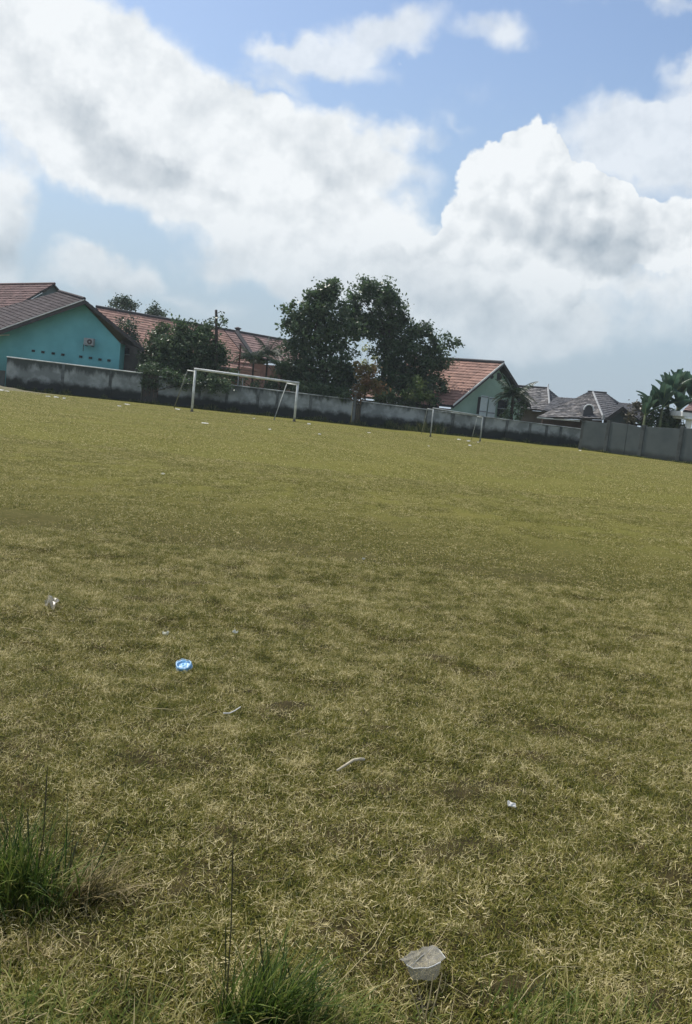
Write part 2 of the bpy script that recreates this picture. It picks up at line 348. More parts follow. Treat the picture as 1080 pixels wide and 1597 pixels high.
def scatter(name, protos, pts, rot, scl, idx):
    """one object: geometry nodes put the patches on its points"""
    me = bpy.data.meshes.new(name); me.vertices.add(len(pts)); me.vertices.foreach_set('co', np.asarray(pts, np.float32).ravel())
    for nm, ty, val in (('rz', 'FLOAT', rot), ('sc', 'FLOAT', scl), ('ix', 'INT', idx)):
        a = me.attributes.new(nm, ty, 'POINT'); a.data.foreach_set('value', np.asarray(val, np.float32 if ty == 'FLOAT' else np.int32))
    o = link(name, me)
    gcol = bpy.data.collections.new(name + '_sources')
    for i, pm in enumerate(protos): gcol.objects.link(bpy.data.objects.new('patch_%d' % i, pm))
    gt = bpy.data.node_groups.new(name, 'GeometryNodeTree')
    gt.interface.new_socket('Geometry', in_out='INPUT', socket_type='NodeSocketGeometry'); gt.interface.new_socket('Geometry', in_out='OUTPUT', socket_type='NodeSocketGeometry')
    gi = gt.nodes.new('NodeGroupInput'); go = gt.nodes.new('NodeGroupOutput')
    ci = gt.nodes.new('GeometryNodeCollectionInfo'); ci.inputs['Collection'].default_value = gcol; ci.inputs['Separate Children'].default_value = True; ci.inputs['Reset Children'].default_value = True
    ip = gt.nodes.new('GeometryNodeInstanceOnPoints'); ip.inputs['Pick Instance'].default_value = True
    def na(nm, dt):
        q = gt.nodes.new('GeometryNodeInputNamedAttribute'); q.data_type = dt; q.inputs['Name'].default_value = nm; return q.outputs['Attribute']
    cx = gt.nodes.new('ShaderNodeCombineXYZ'); gt.links.new(na('rz', 'FLOAT'), cx.inputs[2])
    gt.links.new(gi.outputs[0], ip.inputs['Points']); gt.links.new(ci.outputs[0], ip.inputs['Instance']); gt.links.new(na('ix', 'INT'), ip.inputs['Instance Index'])
    gt.links.new(cx.outputs[0], ip.inputs['Rotation']); gt.links.new(na('sc', 'FLOAT'), ip.inputs['Scale']); gt.links.new(ip.outputs[0], go.inputs[0])
    md = o.modifiers.new('scatter', 'NODES'); md.node_group = gt
    return o
def zone(y0, y1, step, xm):
    P_ = []
    y = y0
    while y < y1:
        w = (y + 1.5) * xm + .5; xs = np.arange(-w, w, step)
        px_ = xs + rng.uniform(-.5, .5, len(xs)) * step; py_ = y + rng.uniform(-.5, .5, len(xs)) * step
        P_.append(np.stack([px_, py_], -1)); y += step
    P_ = np.concatenate(P_)
    if y1 < 10: P_ = P_[(vnoise(P_[:, 0] * 2.6 + 20, P_[:, 1] * 2.6) > .08) | (rng.random(len(P_)) < .5)]
    return np.column_stack([P_, gz(P_[:, 0], P_[:, 1])])
def field_grass():
    for name, y0, y1, step, n, rad, ln, wd_, flat, k, xm, seg in (
            ('mown_grass', 1.2, 8.2, .14, 1250, .20, .029, .0023, .46, 7, .50, 3),
            ('mown_grass', 8.0, 19, .42, 1700, .48, .026, .0040, .40, 6, .48, 2),
            ('mown_grass', 18.5, 54, 1.35, 1400, 1.55, .028, .011, .42, 5, .48, 2)):
        protos = [patch_mesh('grass_patch', n, rad, ln, wd_, flat, i, seg) for i in range(k)]
        pts = zone(y0, y1, step, xm)
        o = scatter(name, protos, pts, rng.uniform(0, 6.28, len(pts)), rng.uniform(.8, 1.2, len(pts)), rng.integers(0, k, len(pts)))
        o['kind'] = 'stuff'; o['category'] = 'grass'
        o['label'] = {1.2: 'short mown grass with dry straw in the foreground', 8.0: 'short olive grass across the middle of the field', 18.5: 'smooth yellowish grass on the far half of the field'}[y0]
field_grass()
# ------------------------------------------------------------------ boundary walls
WM = mat('stained_plaster', (.29, .32, .33), (.17, .19, .195), rough=.9, scale=1.3, bump=.3, bscale=25, contrast=(.38, .62),
         height_tone=[(.92, .52, .85, 1.6, (.018, .022, .020), 1), (1.30, 1.75, 1.7, 2.0, (.055, .065, .065), 1.0)])  # lower band darker towards the foot; upper band streaky stains
WM2 = mat('grey_panel_plaster', (.086, .102, .104), (.066, .080, .083), rough=.9, scale=.8, bump=.2, bscale=20,
          height_tone=[(.45, .1, .5, 1.4, (.035, .042, .038), 1)])
COPE = mat('pale_coping', (.80, .82, .82), (.55, .58, .58), rough=.85, scale=2.0)
COPED = mat('grey_coping', (.42, .45, .46), (.18, .20, .21), rough=.85, scale=2.0)
PIL = mat('wall_pillar_plaster', (.075, .085, .085), (.045, .052, .052), rough=.9, scale=2.0)
wA = gnd(8, 606); wB = gnd(905, 699)
wdir = Vector((wB.x - wA.x, wB.y - wA.y, 0)).normalized(); wn = Vector((wdir.y, -wdir.x, 0))     # wn faces the field
def wall_pt(x):
    """point of the wall's foot line seen at photo column x"""
    lo, hi = -400.0, 1600.0
    y = 606 + (x - 8) * (699 - 606) / 897
    return gnd(x, y)
def top_z(x, ytop, p):
    # height where the ray over column x meets the wall's vertical plane
    r = ray(x, ytop); n = wn; t_ = (p - Vector((0, 0, CAMH))).dot(n) / r.dot(n); return CAMH + r.z * t_
WPIL = mat('pier_plaster', (.13, .145, .15), (.055, .062, .062), rough=.9, scale=2.5, height_tone=[(.85, .5, .5, 1.6, (.016, .020, .018), 1)])  # darker towards the foot
def wall(label, xs, ys, x_pillars, mt, cope, thick=.16, copeh=.07, pillar_lift=0.0):
    p0, p1 = wall_pt(xs[0]), wall_pt(xs[1]); z0, z1 = top_z(xs[0], ys[0], p0), top_z(xs[1], ys[1], p1)
    T = thing('boundary_wall', label, 'wall', p0)
    back = -wn * thick
    cuts = [xs[0]] + x_pillars + [xs[1]]
    fr = lambda p: ((p - p0).dot(wdir)) / ((p1 - p0).dot(wdir))
    for i in range(len(cuts) - 1):
        a, b = wall_pt(cuts[i]), wall_pt(cuts[i + 1]); za, zb = z0 + (z1 - z0) * fr(a), z0 + (z1 - z0) * fr(b)
        a = a + wdir * .004; b = b - wdir * .004
        off = wn * (random.uniform(-.01, .01))
        MB().prism([a + off - UP * .2, b + off - UP * .2, b + off + UP * (zb - copeh), a + off + UP * (za - copeh)], back).build('panel', mt, T)
    for x in x_pillars:
        a = wall_pt(x); za = z0 + (z1 - z0) * fr(a)
        MB().prism([a + wn * .05 - wdir * .09 - UP * .2, a + wn * .05 + wdir * .09 - UP * .2, a + wn * .05 + wdir * .09 + UP * (za - copeh - .003), a + wn * .05 - wdir * .09 + UP * (za - copeh - .003)], back * 1.9).build('pillar', WPIL, T, bevel=.01)
    if cope:
        a = p0 + wn * .07 - wdir * .02; b = p1 + wn * .07 + wdir * .02
        v = [a + UP * (z0 - copeh), b + UP * (z1 - copeh), b + UP * z1, a + UP * z0]
        MB().prism(v, -wn * (thick + .14)).build('coping', cope, T, bevel=.015)
    return T
wall('stained plaster wall with pale coping below the teal house', (8, 219), (555, 580.5), [96, 170], WM, COPE)
wall('stained wall stretch behind the large white goal', (245, 547), (586, 621.5), [309, 352, 400, 430, 482], WM, COPED)
wall('cleaner grey wall stretch right of the gap, running behind the small goal', (561, 905), (624.5, 668), [662, 704, 752, 788, 824, 850, 872], WM, COPED)
wall('short darker stretch of low wall at the left edge before the teal house', (-110, 6.5), (566, 576), [-40], PIL, None)
# right hand tall wall of wide panels, coming towards the camera
rA, rB = gnd(906, 701), gnd(1180, 737)
rdir = (rB - rA); rdir.z = 0; rdir.normalize(); rn = Vector((rdir.y, -rdir.x, 0))
def rp(x):
    y = 701 + (x - 906) * 36 / 274; return gnd(x, y)
def rtz(x, yt):
    p = rp(x); r = ray(x, yt); return CAMH + r.z * ((p - Vector((0, 0, CAMH))).dot(rn) / r.dot(rn))
T = thing('panel_wall', 'tall dark grey wall of wide plain panels at the right end of the field', 'wall', rA)
for (a, b, ya, yb) in ((906, 943, 655, 659.5), (944.5, 973, 657, 661), (973.5, 996, 661, 666.5), (998.5, 1056, 664.5, 668), (1057.5, 1110, 666.5, 671), (1111, 1180, 671, 678)):
    pa, pb = rp(a), rp(b)
    MB().prism([pa - UP * .2, pb - UP * .2, pb + UP * rtz(b, yb), pa + UP * rtz(a, ya)], -rn * .14).build('panel', WM2, T, bevel=.01)
for x, yt in ((943.8, 655), (997.3, 662), (1056.8, 664), (1110.5, 669)):
    p = rp(x); z = rtz(x, yt); q = p + rn * .05
    MB().prism([q - rdir * .13 - UP * .2, q + rdir * .13 - UP * .2, q + rdir * .13 + UP * z, q - rdir * .13 + UP * z], -rn * .3).build('pillar', PIL, T, bevel=.015)
T = thing('brick_pier', 'dark narrow pier where the low wall meets the tall panel wall', 'pier', rp(903))
p = rp(904.5); z = rtz(904.5, 657)
MB().prism([p - rdir * .12 - UP * .2, p + rdir * .12 - UP * .2, p + rdir * .12 + UP * z, p - rdir * .12 + UP * z], -rn * .26).build('shaft', PIL, T, bevel=.01)
MB().prism([p - rdir * .17 + UP * (z + .003) + rn * .04, p + rdir * .17 + UP * (z + .003) + rn * .04, p + rdir * .17 + UP * (z + .07) + rn * .04, p - rdir * .17 + UP * (z + .07) + rn * .04], -rn * .34).build('cap', PIL, T)
# pale post at the end of the middle stretch, with the dark gap beside it
p = wall_pt(550); z = top_z(550, 611, p)
T = thing('gate_post', 'slim pale concrete post beside the dark gap in the wall', 'post', p)
q = p + wn * .03
MB().prism([q - wdir * .09 - UP * .2, q + wdir * .09 - UP * .2, q + wdir * .09 + UP * z, q - wdir * .09 + UP * z], -wn * .22).build('shaft', mat('post_plaster', (.16, .18, .18), (.11, .12, .12), scale=3), T, bevel=.01)
MB().box(q + UP * (z + .04) - wn * .11, wdir * .13, wn * .15, UP * .037).build('cap', COPED, T, bevel=.01)
DOORM = mat('dark_gate_metal', (.030, .032, .030), (.05, .04, .032), rough=.6, scale=4)
def gate(label, xa, xb, ya, setback):
    a, b = wall_pt(xa) - wn * setback, wall_pt(xb) - wn * setback
    T = thing('field_gate', label, 'gate', a); z = top_z((xa + xb) / 2, ya, wall_pt((xa + xb) / 2))
    n = max(3, int((b - a).length / .22)); w = (b - a) / n
    for i in range(n):
        s = a + w * i
        MB().prism([s + w * .04 + UP * .05, s + w * .96 + UP * .05, s + w * .96 + UP * z, s + w * .04 + UP * z], -wn * .03).build('board', DOORM, T)
    for h in (.3, z - .25): MB().prism([a + UP * h - wn * .033, b + UP * h - wn * .033, b + UP * (h + .1) - wn * .033, a + UP * (h + .1) - wn * .033], -wn * .04).build('rail', DOORM, T)
gate('dark boarded gate in the shaded gap right of the teal house', 220, 244, 584, .12)
gate('narrow dark gate in the gap between the two grey wall stretches', 552.5, 560.5, 626, .12)
# ------------------------------------------------------------------ houses
def tiled(A, B, C_, D, rows, cols, lift=.035, wave=.022):
    """A-B along the ridge, D-C_ along the eave; stepped courses of wavy tiles"""
    A, B, C_, D = [np.array(q) for q in (A, B, C_, D)]
    nrm = np.cross(B - A + (C_ - D), D - A + (C_ - B)); nrm /= np.linalg.norm(nrm)
    if nrm[2] < 0: nrm = -nrm
    V = []; F = []; tint = []; nc = cols * 2 + 1
    u = np.linspace(0, 1, nc); wv = (np.arange(nc) % 2) * wave
    for r in range(rows):
        jit = rng.normal(0, .006, nc)
        for (t_, h) in ((r / rows, 0.0), ((r + 1) / rows, lift)):
            l0 = A + (D - A) * t_; l1 = B + (C_ - B) * t_
            V.append(l0[None] + (l1 - l0)[None] * u[:, None] + nrm[None] * (wv + h + jit)[:, None])
        k = r * 2 * nc; i = np.arange(nc - 1)
        F.append(np.stack([k + i, k + i + 1, k + nc + i + 1, k + nc + i], -1)); tint.append(np.repeat(rng.random(cols), 2))
        if r < rows - 1:
            F.append(np.stack([k + nc + i, k + nc + i + 1, k + 2 * nc + i + 1, k + 2 * nc + i], -1)); tint.append(np.full(nc - 1, .1))
    return np.concatenate(V), np.concatenate(F), np.concatenate(tint)
def roof_face(T, mt, A, B, C_, D, tile=.28, name='roof', thick=.09):
    A, B, C_, D = map(Vector, (A, B, C_, D))
    rows = max(4, int(((D - A).length + (C_ - B).length) * .5 / (tile * 1.15))); cols = max(4, int(max((B - A).length, (C_ - D).length) / tile))
    v, f, t_ = tiled(A, B, C_, D, min(rows, 45), min(cols, 110))
    o = link(name, mesh_np(name, v, f, mt, tint=t_), T)
    poly = [A, B, C_, D] if (A - B).length > .01 else [A, C_, D]
    MB().prism([q - UP * .02 for q in poly], -UP * thick).build('roof_deck', mat('dark_soffit', (.045, .040, .040), (.06, .055, .052), scale=2), T)
    return o
def board(T, name, a, b, w, h, mt, drop=0.0):
    """board along a-b, w thick (towards the camera), h tall"""
    a, b = Vector(a), Vector(b); d = (b - a); n = Vector((d.y, -d.x, 0)); n = n.normalized() if n.length > 1e-4 else Vector((0, -1, 0))
    if n.y > 0: n = -n
    return MB().prism([a + n * w - UP * drop, b + n * w - UP * drop, b + n * w - UP * (drop + h), a + n * w - UP * (drop + h)], -n * w).build(name, mt, T)
TILE_RED = mat('red_tile', (.115, .070, .070), (.140, .085, .083), rough=.85, scale=1.2, tint=.22)
TILE_MAROON = mat('maroon_tile', (.030, .021, .028), (.038, .027, .033), rough=.8, scale=.8, tint=.2)
TILE_ORANGE = mat('orange_tile', (.305, .180, .145), (.235, .142, .118), rough=.85, scale=1.0, tint=.2)
TILE_PINK = mat('pink_tile', (.27, .18, .165), (.225, .15, .14), rough=.85, scale=.6, tint=.15)
TILE_GREY = mat('grey_tile', (.170, .162, .160), (.085, .085, .09), rough=.85, scale=1.6, tint=.45, contrast=(.42, .58))
TILE_GREYD = mat('dark_grey_tile', (.080, .083, .094), (.105, .105, .112), rough=.85, scale=1.2, tint=.25)
WHITE = mat('white_paint', (.70, .72, .72), (.55, .57, .58), rough=.6, scale=3)
DARKT = mat('dark_trim', (.045, .045, .05), (.06, .055, .055), scale=3)
TEAL = mat('teal_plaster', (.155, .43, .48), (.125, .365, .41), rough=.85, scale=.7, bump=.1, height_tone=[(2.6, 1.2, 1.0, 1.0, (.085, .23, .245), 1)])
GLASS = mat('dark_opening', (.012, .014, .016), (.02, .022, .025), rough=.25, scale=2)
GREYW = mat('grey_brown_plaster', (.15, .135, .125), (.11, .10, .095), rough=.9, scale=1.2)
METAL = mat('weathered_grey_metal', (.30, .32, .34), (.22, .24, .25), rough=.5, scale=5)
def teal_house():
    d0 = 61.0
    pk = at(132, 467, d0); lv = at(-40, 528, d0 - .9); rv = at(226, 544, d0 + .6)
    back = Vector((-5.2, 6.2, 0))
    T = thing('teal_house', 'teal gabled house with maroon tiled roof behind the left wall', 'house', at(100, 600, d0))
    o_ = Vector((0, 1, 0)) * .85                                        # wall set back under the overhang
    wl = at(-40, 528, d0) + o_; 
    w = [at(-30, 640, d0 + .4), at(187.5, 650, d0 + .9), at(188, 536, d0 + .9), at(130, 473, d0 + .9), at(-30, 533, d0 + .4)]
    w = [Vector(q) for q in w]
    w[0].z = 0; w[1].z = 0; w[1].x = w[2].x; w[0].x = w[4].x
    MB().prism(w, (0, .2, 0)).build('gable_wall', TEAL, T)
    a = Vector(w[1]); a.y += .2; b = Vector(w[2]); b.y += .2
    MB().prism([a, a + Vector((-.5, 7, 0)), b + Vector((-.5, 7, 0)), b], (-.15, 0, 0)).build('side_wall', TEAL, T)
    # left roof slope seen from above its verge, right slope seen from below
    rb = at(92, 455, d0 + 3.5)
    roof_face(T, TILE_MAROON, pk, rb, at(-90, 505, d0 + 4.5), lv, tile=.3)
    rb2 = rb - pk
    roof_face(T, TILE_MAROON, pk, rb, rv + rb2, rv, tile=.3)
    board(T, 'fascia', lv + Vector((0, -.05, .02)), pk + Vector((0, -.05, .02)), .05, .07, WHITE)
    board(T, 'verge_board', lv - UP * .06, pk - UP * .06, .04, .26, DARKT)
    board(T, 'verge_board', pk, rv, .04, .24, DARKT)
    MB().tube([pk + Vector((0, -.03, .06)), rb + UP * .05], .11, 6).build('ridge_cap', TILE_MAROON, T)
    # underside trim at the right slope
    # gutter piece at the left edge
    board(T, 'gutter', at(-30, 523, d0 + .2), at(15, 521.5, d0 + .2), .06, .06, WHITE)
    for x, y in ((52, 547), (67, 549), (83, 551), (98, 553), (126, 556), (141, 558), (156, 560.5), (170, 562)):
        c = at(x, y, d0 + .47 + .0023 * x)
        f = MB().box(c, (.11, 0, 0), (0, .015, 0), (0, 0, .075)).build('vent_hole', GLASS, T)
        MB().prism([c + Vector((-.14, -.018, .08)), c + Vector((.14, -.018, .08)), c + Vector((.14, -.018, .105)), c + Vector((-.14, -.018, .105))], (0, .03, 0)).build('vent_lintel', TEAL, f).location = (0, 0, 0)
    # annex under the right slope
    p = [at(189, 650, d0 + 2.6), at(224, 655, d0 + 2.6), at(224, 547, d0 + 2.6), at(189, 526, d0 + 2.6)]
    p[0].z = p[1].z = 0
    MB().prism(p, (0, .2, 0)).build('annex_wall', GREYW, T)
    c = at(198, 547.5, d0 + 2.55); wdw = MB().box(c, (.17, 0, 0), (0, .02, 0), (0, 0, .2)).build('window', GLASS, T)
    s = MB().box(c + Vector((0, -.01, -.23)), (.22, 0, 0), (0, .05, 0), (0, 0, .03)).build('window_sill', METAL, wdw); s.location = (0, 0, 0)
    # higher roof behind, with its gable end towards us
    R1 = at(83.5, 443, d0 + 8); R0 = at(-120, 446, d0 + 14); E1 = at(-10, 496, d0 + 6); E0 = E1 + (R0 - R1)
    E2 = at(99, 459.5, d0 + 9)
    roof_face(T, TILE_RED, R1, R0, E0, E1, tile=.3)
    roof_face(T, TILE_MAROON, R1, R1 + Vector((-3, 6, 0)), E2 + Vector((-3, 6, -.6)), E2, tile=.3, name='roof')
    BG = mat('blue_grey_plaster', (.15, .19, .23), (.11, .14, .175), scale=1.2); q = Vector((0, .22, -.12)); E1b = Vector((E1.x, E1.y, 3)); E2b = Vector((E2.x, E2.y, 3))
    MB().prism([R1 + q, E1 + q, E2 + q], (0, .15, 0)).build('upper_gable', BG, T); MB().prism([E1 + q - UP * .003, E1b + q, E2b + q, E2 + q - UP * .003], (0, .15, 0)).build('upper_wall', BG, T)
    board(T, 'verge_board', R1 + UP * .05, E2, .06, .16, DARKT); board(T, 'verge_board', R1, E1, .06, .16, DARKT)
    MB().tube([R1 + Vector((.1, 0, .05)), R0 + UP * .05], .1, 6).build('ridge_cap', TILE_RED, T)
    # outdoor unit on the wall
    c = at(139.5, 533, d0 + .35)
    A_ = thing('air_conditioner', 'white outdoor air conditioning unit mounted on the teal gable wall', 'air conditioner', c)
    MB().box(c, (.33, 0, 0), (0, .2, 0), (0, 0, .24)).build('casing', METAL, A_, bevel=.02)
    v = []
    MB().tube([c + Vector((.07, -.19, 0)), c + Vector((.07, -.215, 0))], [.17, .17], 20).build('fan_grille', DARKT, A_)
    MB().tube([c + Vector((.07, -.2, 0)), c + Vector((.07, -.235, 0))], [.05, .05], 12).build('fan_hub', METAL, A_)
    for s_ in (-.22, .22):
        MB().box(c + Vector((s_, .12, -.28)), (.02, 0, 0), (0, .28, 0), (0, 0, .025)).build('bracket', DARKT, A_)
    MB().tube([c + Vector((-.34, .1, -.05)), c + Vector((-.42, .12, -.2)), c + Vector((-.46, .26, -.65))], .022, 6).build('pipe', DARKT, A_)
teal_house()
def long_house():
    R0 = at(150, 479, 73); R1 = at(348, 514, 83); R2 = at(452, 532.5, 89.5)
    R1.z = R0.z * .5 + R2.z * .5
    R1 = at(348, 514, 83)
    d = (R2 - R0); d.z = 0; d.normalize(); n = Vector((d.y, -d.x, 0))
    if n.y > 0: n = -n
    off = n * 5.0 - UP * 3.5
    T = thing('long_house', 'long low building with orange tile roof behind the palms', 'house', R0 - UP * R0.z)
    roof_face(T, TILE_ORANGE, R0, R1, R1 + off, R0 + off, tile=.30)
    e = d * .12
    roof_face(T, TILE_PINK, R1 + e, R2, R2 + off * .62, R1 + e + off * .62, tile=.30)
    for qa, qb in ((R0, R1), (R1, R2)): roof_face(T, TILE_ORANGE, qa - n * .1 - UP * .05, qb - n * .1 - UP * .05, qb - n * 5 - UP * 3.4, qa - n * 5 - UP * 3.4, tile=.6)
    w0 = R0 + off - n * .6; w1 = R2 + off - n * .6
    w0.z = w1.z = 0
    MB().prism([w0, w1, w1 + UP * (R2.z - 2.5), w0 + UP * (R0.z - 3.3)], -n * .2).build('front_wall', mat('red_brick_wall', (.22, .11, .085), (.16, .085, .07), scale=2), T)
    MB().tube([R0 + UP * .06, R1 + UP * .06], .12, 6).build('ridge_cap', DARKT, T)
    MB().tube([R1 + e + UP * .06, R2 + UP * .06], .12, 6).build('ridge_cap', DARKT, T)
    # dark step between the roof stretches, small dark cowl on the ridge
    a = at(365, 517.5, 83.2)
    MB().prism([a + n * .35 - d * .28, a + n * .35 + d * .22, a + n * 3.0 - UP * 2.0 + d * .0, a + n * 3.0 - UP * 2.0 - d * .45], UP * .16).build('roof_valley', DARKT, T)
    c = at(371, 515.5, 84); MB().tube([c - UP * .3, c + UP * .1, c + UP * .22, c + UP * .34], [.2, .2, .36, .05], 10).build('roof_cowl', DARKT, T)
    BR = mat('pale_brick', (.33, .19, .15), (.24, .15, .12), scale=3)
    p0 = at(374, 583, 78); p1 = at(405, 587, 78); 
    for k in range(7):
        z0 = p0 - UP * (.23 * k) + UP * .4; z1 = p1 - UP * (.23 * k) + UP * .4
        MB().prism([z0, z1, z1 + UP * .19, z0 + UP * .19], (0, .1, 0)).build('louvre', BR, T)
long_house()
def green_house():
    GREEN = mat('green_plaster', (.32, .45, .37), (.26, .38, .31), rough=.85, scale=.8, bump=.1)
    R1 = at(786, 566.5, 66); E1 = at(707, 632.5, 64.2); E2 = at(828.5, 633, 67.2)
    R0 = at(640, 556, 71.5); R0.z = R1.z
    T = thing('green_house', 'pale green gabled house with orange tile roof and white verge', 'house', at(760, 700, 66))
    T.location.z = 0
    E0 = E1 + (R0 - R1)
    roof_face(T, TILE_ORANGE, R0, R1, E1, E0, tile=.28)
    rb = R1 + (R0 - R1) * .6; roof_face(T, TILE_GREYD, R1 + Vector((0, .02, 0)), rb, E2 + (rb - R1), E2, tile=.3)
    g = (R0 - R1).normalized() * .55
    w = [E1 + g + Vector((.35, 0, 0)), R1 + g - UP * .22, E2 + g - Vector((.25, 0, 0)), E2 + g - Vector((.25, 0, 0)), E1 + g + Vector((.35, 0, 0))]
    w[3] = Vector((w[3].x, w[3].y, 0)); w[4] = Vector((w[4].x, w[4].y, 0))
    w[0] = w[0] - UP * .05; w[2] = w[2] - UP * .1
    MB().prism(w, (0, .2, 0)).build('gable_wall', GREEN, T)
    a = Vector(w[4]); b = a + (R0 - R1)
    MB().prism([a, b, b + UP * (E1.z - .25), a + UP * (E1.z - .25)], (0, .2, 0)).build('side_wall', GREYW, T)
    board(T, 'verge_board', E1 + UP * .10, R1 + UP * .10, .05, .13, WHITE)
    board(T, 'verge_board', E1 - UP * .04, R1 - UP * .04, .04, .17, DARKT)
    board(T, 'verge_board', R1 + UP * .06, E2 + UP * .03, .05, .24, DARKT)
    board(T, 'eave_board', E0 + UP * .02, E1 + UP * .02, .05, .16, DARKT)
    MB().tube([R1 + UP * .07, R0 + UP * .07], .12, 6).build('ridge_cap', TILE_GREYD, T)
    pn = (w[1] - w[0]).cross(w[2] - w[0]).normalized()
    def hit(x, y, out=0.0):
        r = ray(x, y); o_ = Vector((0, 0, CAMH)); q = o_ + r * ((w[0] - o_).dot(pn) / r.dot(pn)); return q - Vector((0, out, 0))
    for x, r_ in ((767, .16), (777, .30)):
        c = hit(x, 587.5, .03); MB().tube([c, c + Vector((0, .2, 0))], [r_, r_], 14).build('vent_opening', GLASS, T)
    SH = mat('pale_blue_shutter', (.62, .70, .71), (.54, .62, .63), scale=3)
    for x0, x1, yt in ((750.5, 761.5, 616.5), (763, 774.5, 619)):
        a = hit(x0, yt, .3); b = hit(x1, yt + 1.2, .3); h = 2.0
        s = MB().prism([a - UP * h, b - UP * h, b, a], (0, .06, 0)).build('shutter', SH, T)
        for hh in (.05, h * .55, h - .12):
            r_ = MB().prism([a + Vector((.02, -.02, -hh - .08)), Vector((b.x - .02, b.y - .02, b.z - hh - .08)), Vector((b.x - .02, b.y - .02, b.z - hh)), a + Vector((.02, -.02, -hh))], (0, .018, 0)).build('shutter_rail', METAL, s); r_.location = (0, 0, 0)
    c = hit(747.5, 632, .05); MB().box(c, (.12, 0, 0), (0, .03, 0), (0, 0, .6)).build('door_gap', GLASS, T)
    c = hit(783, 637, .12); w_ = MB().box(c, (.38, 0, 0), (0, .03, 0), (0, 0, .62)).build('window', GLASS, T)
    for dz in (.0, .64): q = MB().box(c + Vector((0, -.05, dz)), (.42, 0, 0), (0, .03, 0), (0, 0, .035)).build('window_bar', METAL, w_); q.location = (0, 0, 0)
    C_ = thing('garden_canopy', 'small white T-shaped pole and canopy right of the palm', 'canopy', at(811, 660, 65))
    a = at(801, 624.3, 65); b = at(814.5, 626.3, 65)
    MB().prism([a, b, b - UP * .09, a - UP * .09], (0, .8, 0)).build('canopy_top', METAL, C_)
    p = at(810.8, 627, 65.2); MB().tube([Vector((p.x, p.y, 0)), p - UP * .02], .045, 8).build('pole', METAL, C_)
    p = at(811.5, 646, 65.1); MB().box(p, (.22, 0, 0), (0, .05, 0), (0, 0, .05)).build('cross_arm', METAL, C_)
    # lean-to on the left
    L_ = thing('brick_shed', 'low dark shed roof of weathered tiles under the tree, left of the green house', 'shed', at(680, 700, 62))
    L_.location.z = 0
    a, b = at(640, 619, 65.5), at(684, 625, 65.5); roof_face(L_, TILE_ORANGE, a, b, b + Vector((0, -1.3, -.45)), a + Vector((0, -1.3, -.45)))
    a.z -= .4; b.z -= .4; MB().prism([Vector((a.x, a.y, 0)), Vector((b.x, b.y, 0)), b, a], (0, .2, 0)).build('front_wall', GREYW, L_)
green_house()
def grey_house(label, R0, R1, EL, ER, back, hip=None, wallc=None, both=True):
    T = thing('grey_roofed_house', label, 'house', Vector((EL.x, EL.y, 0)))
    return T
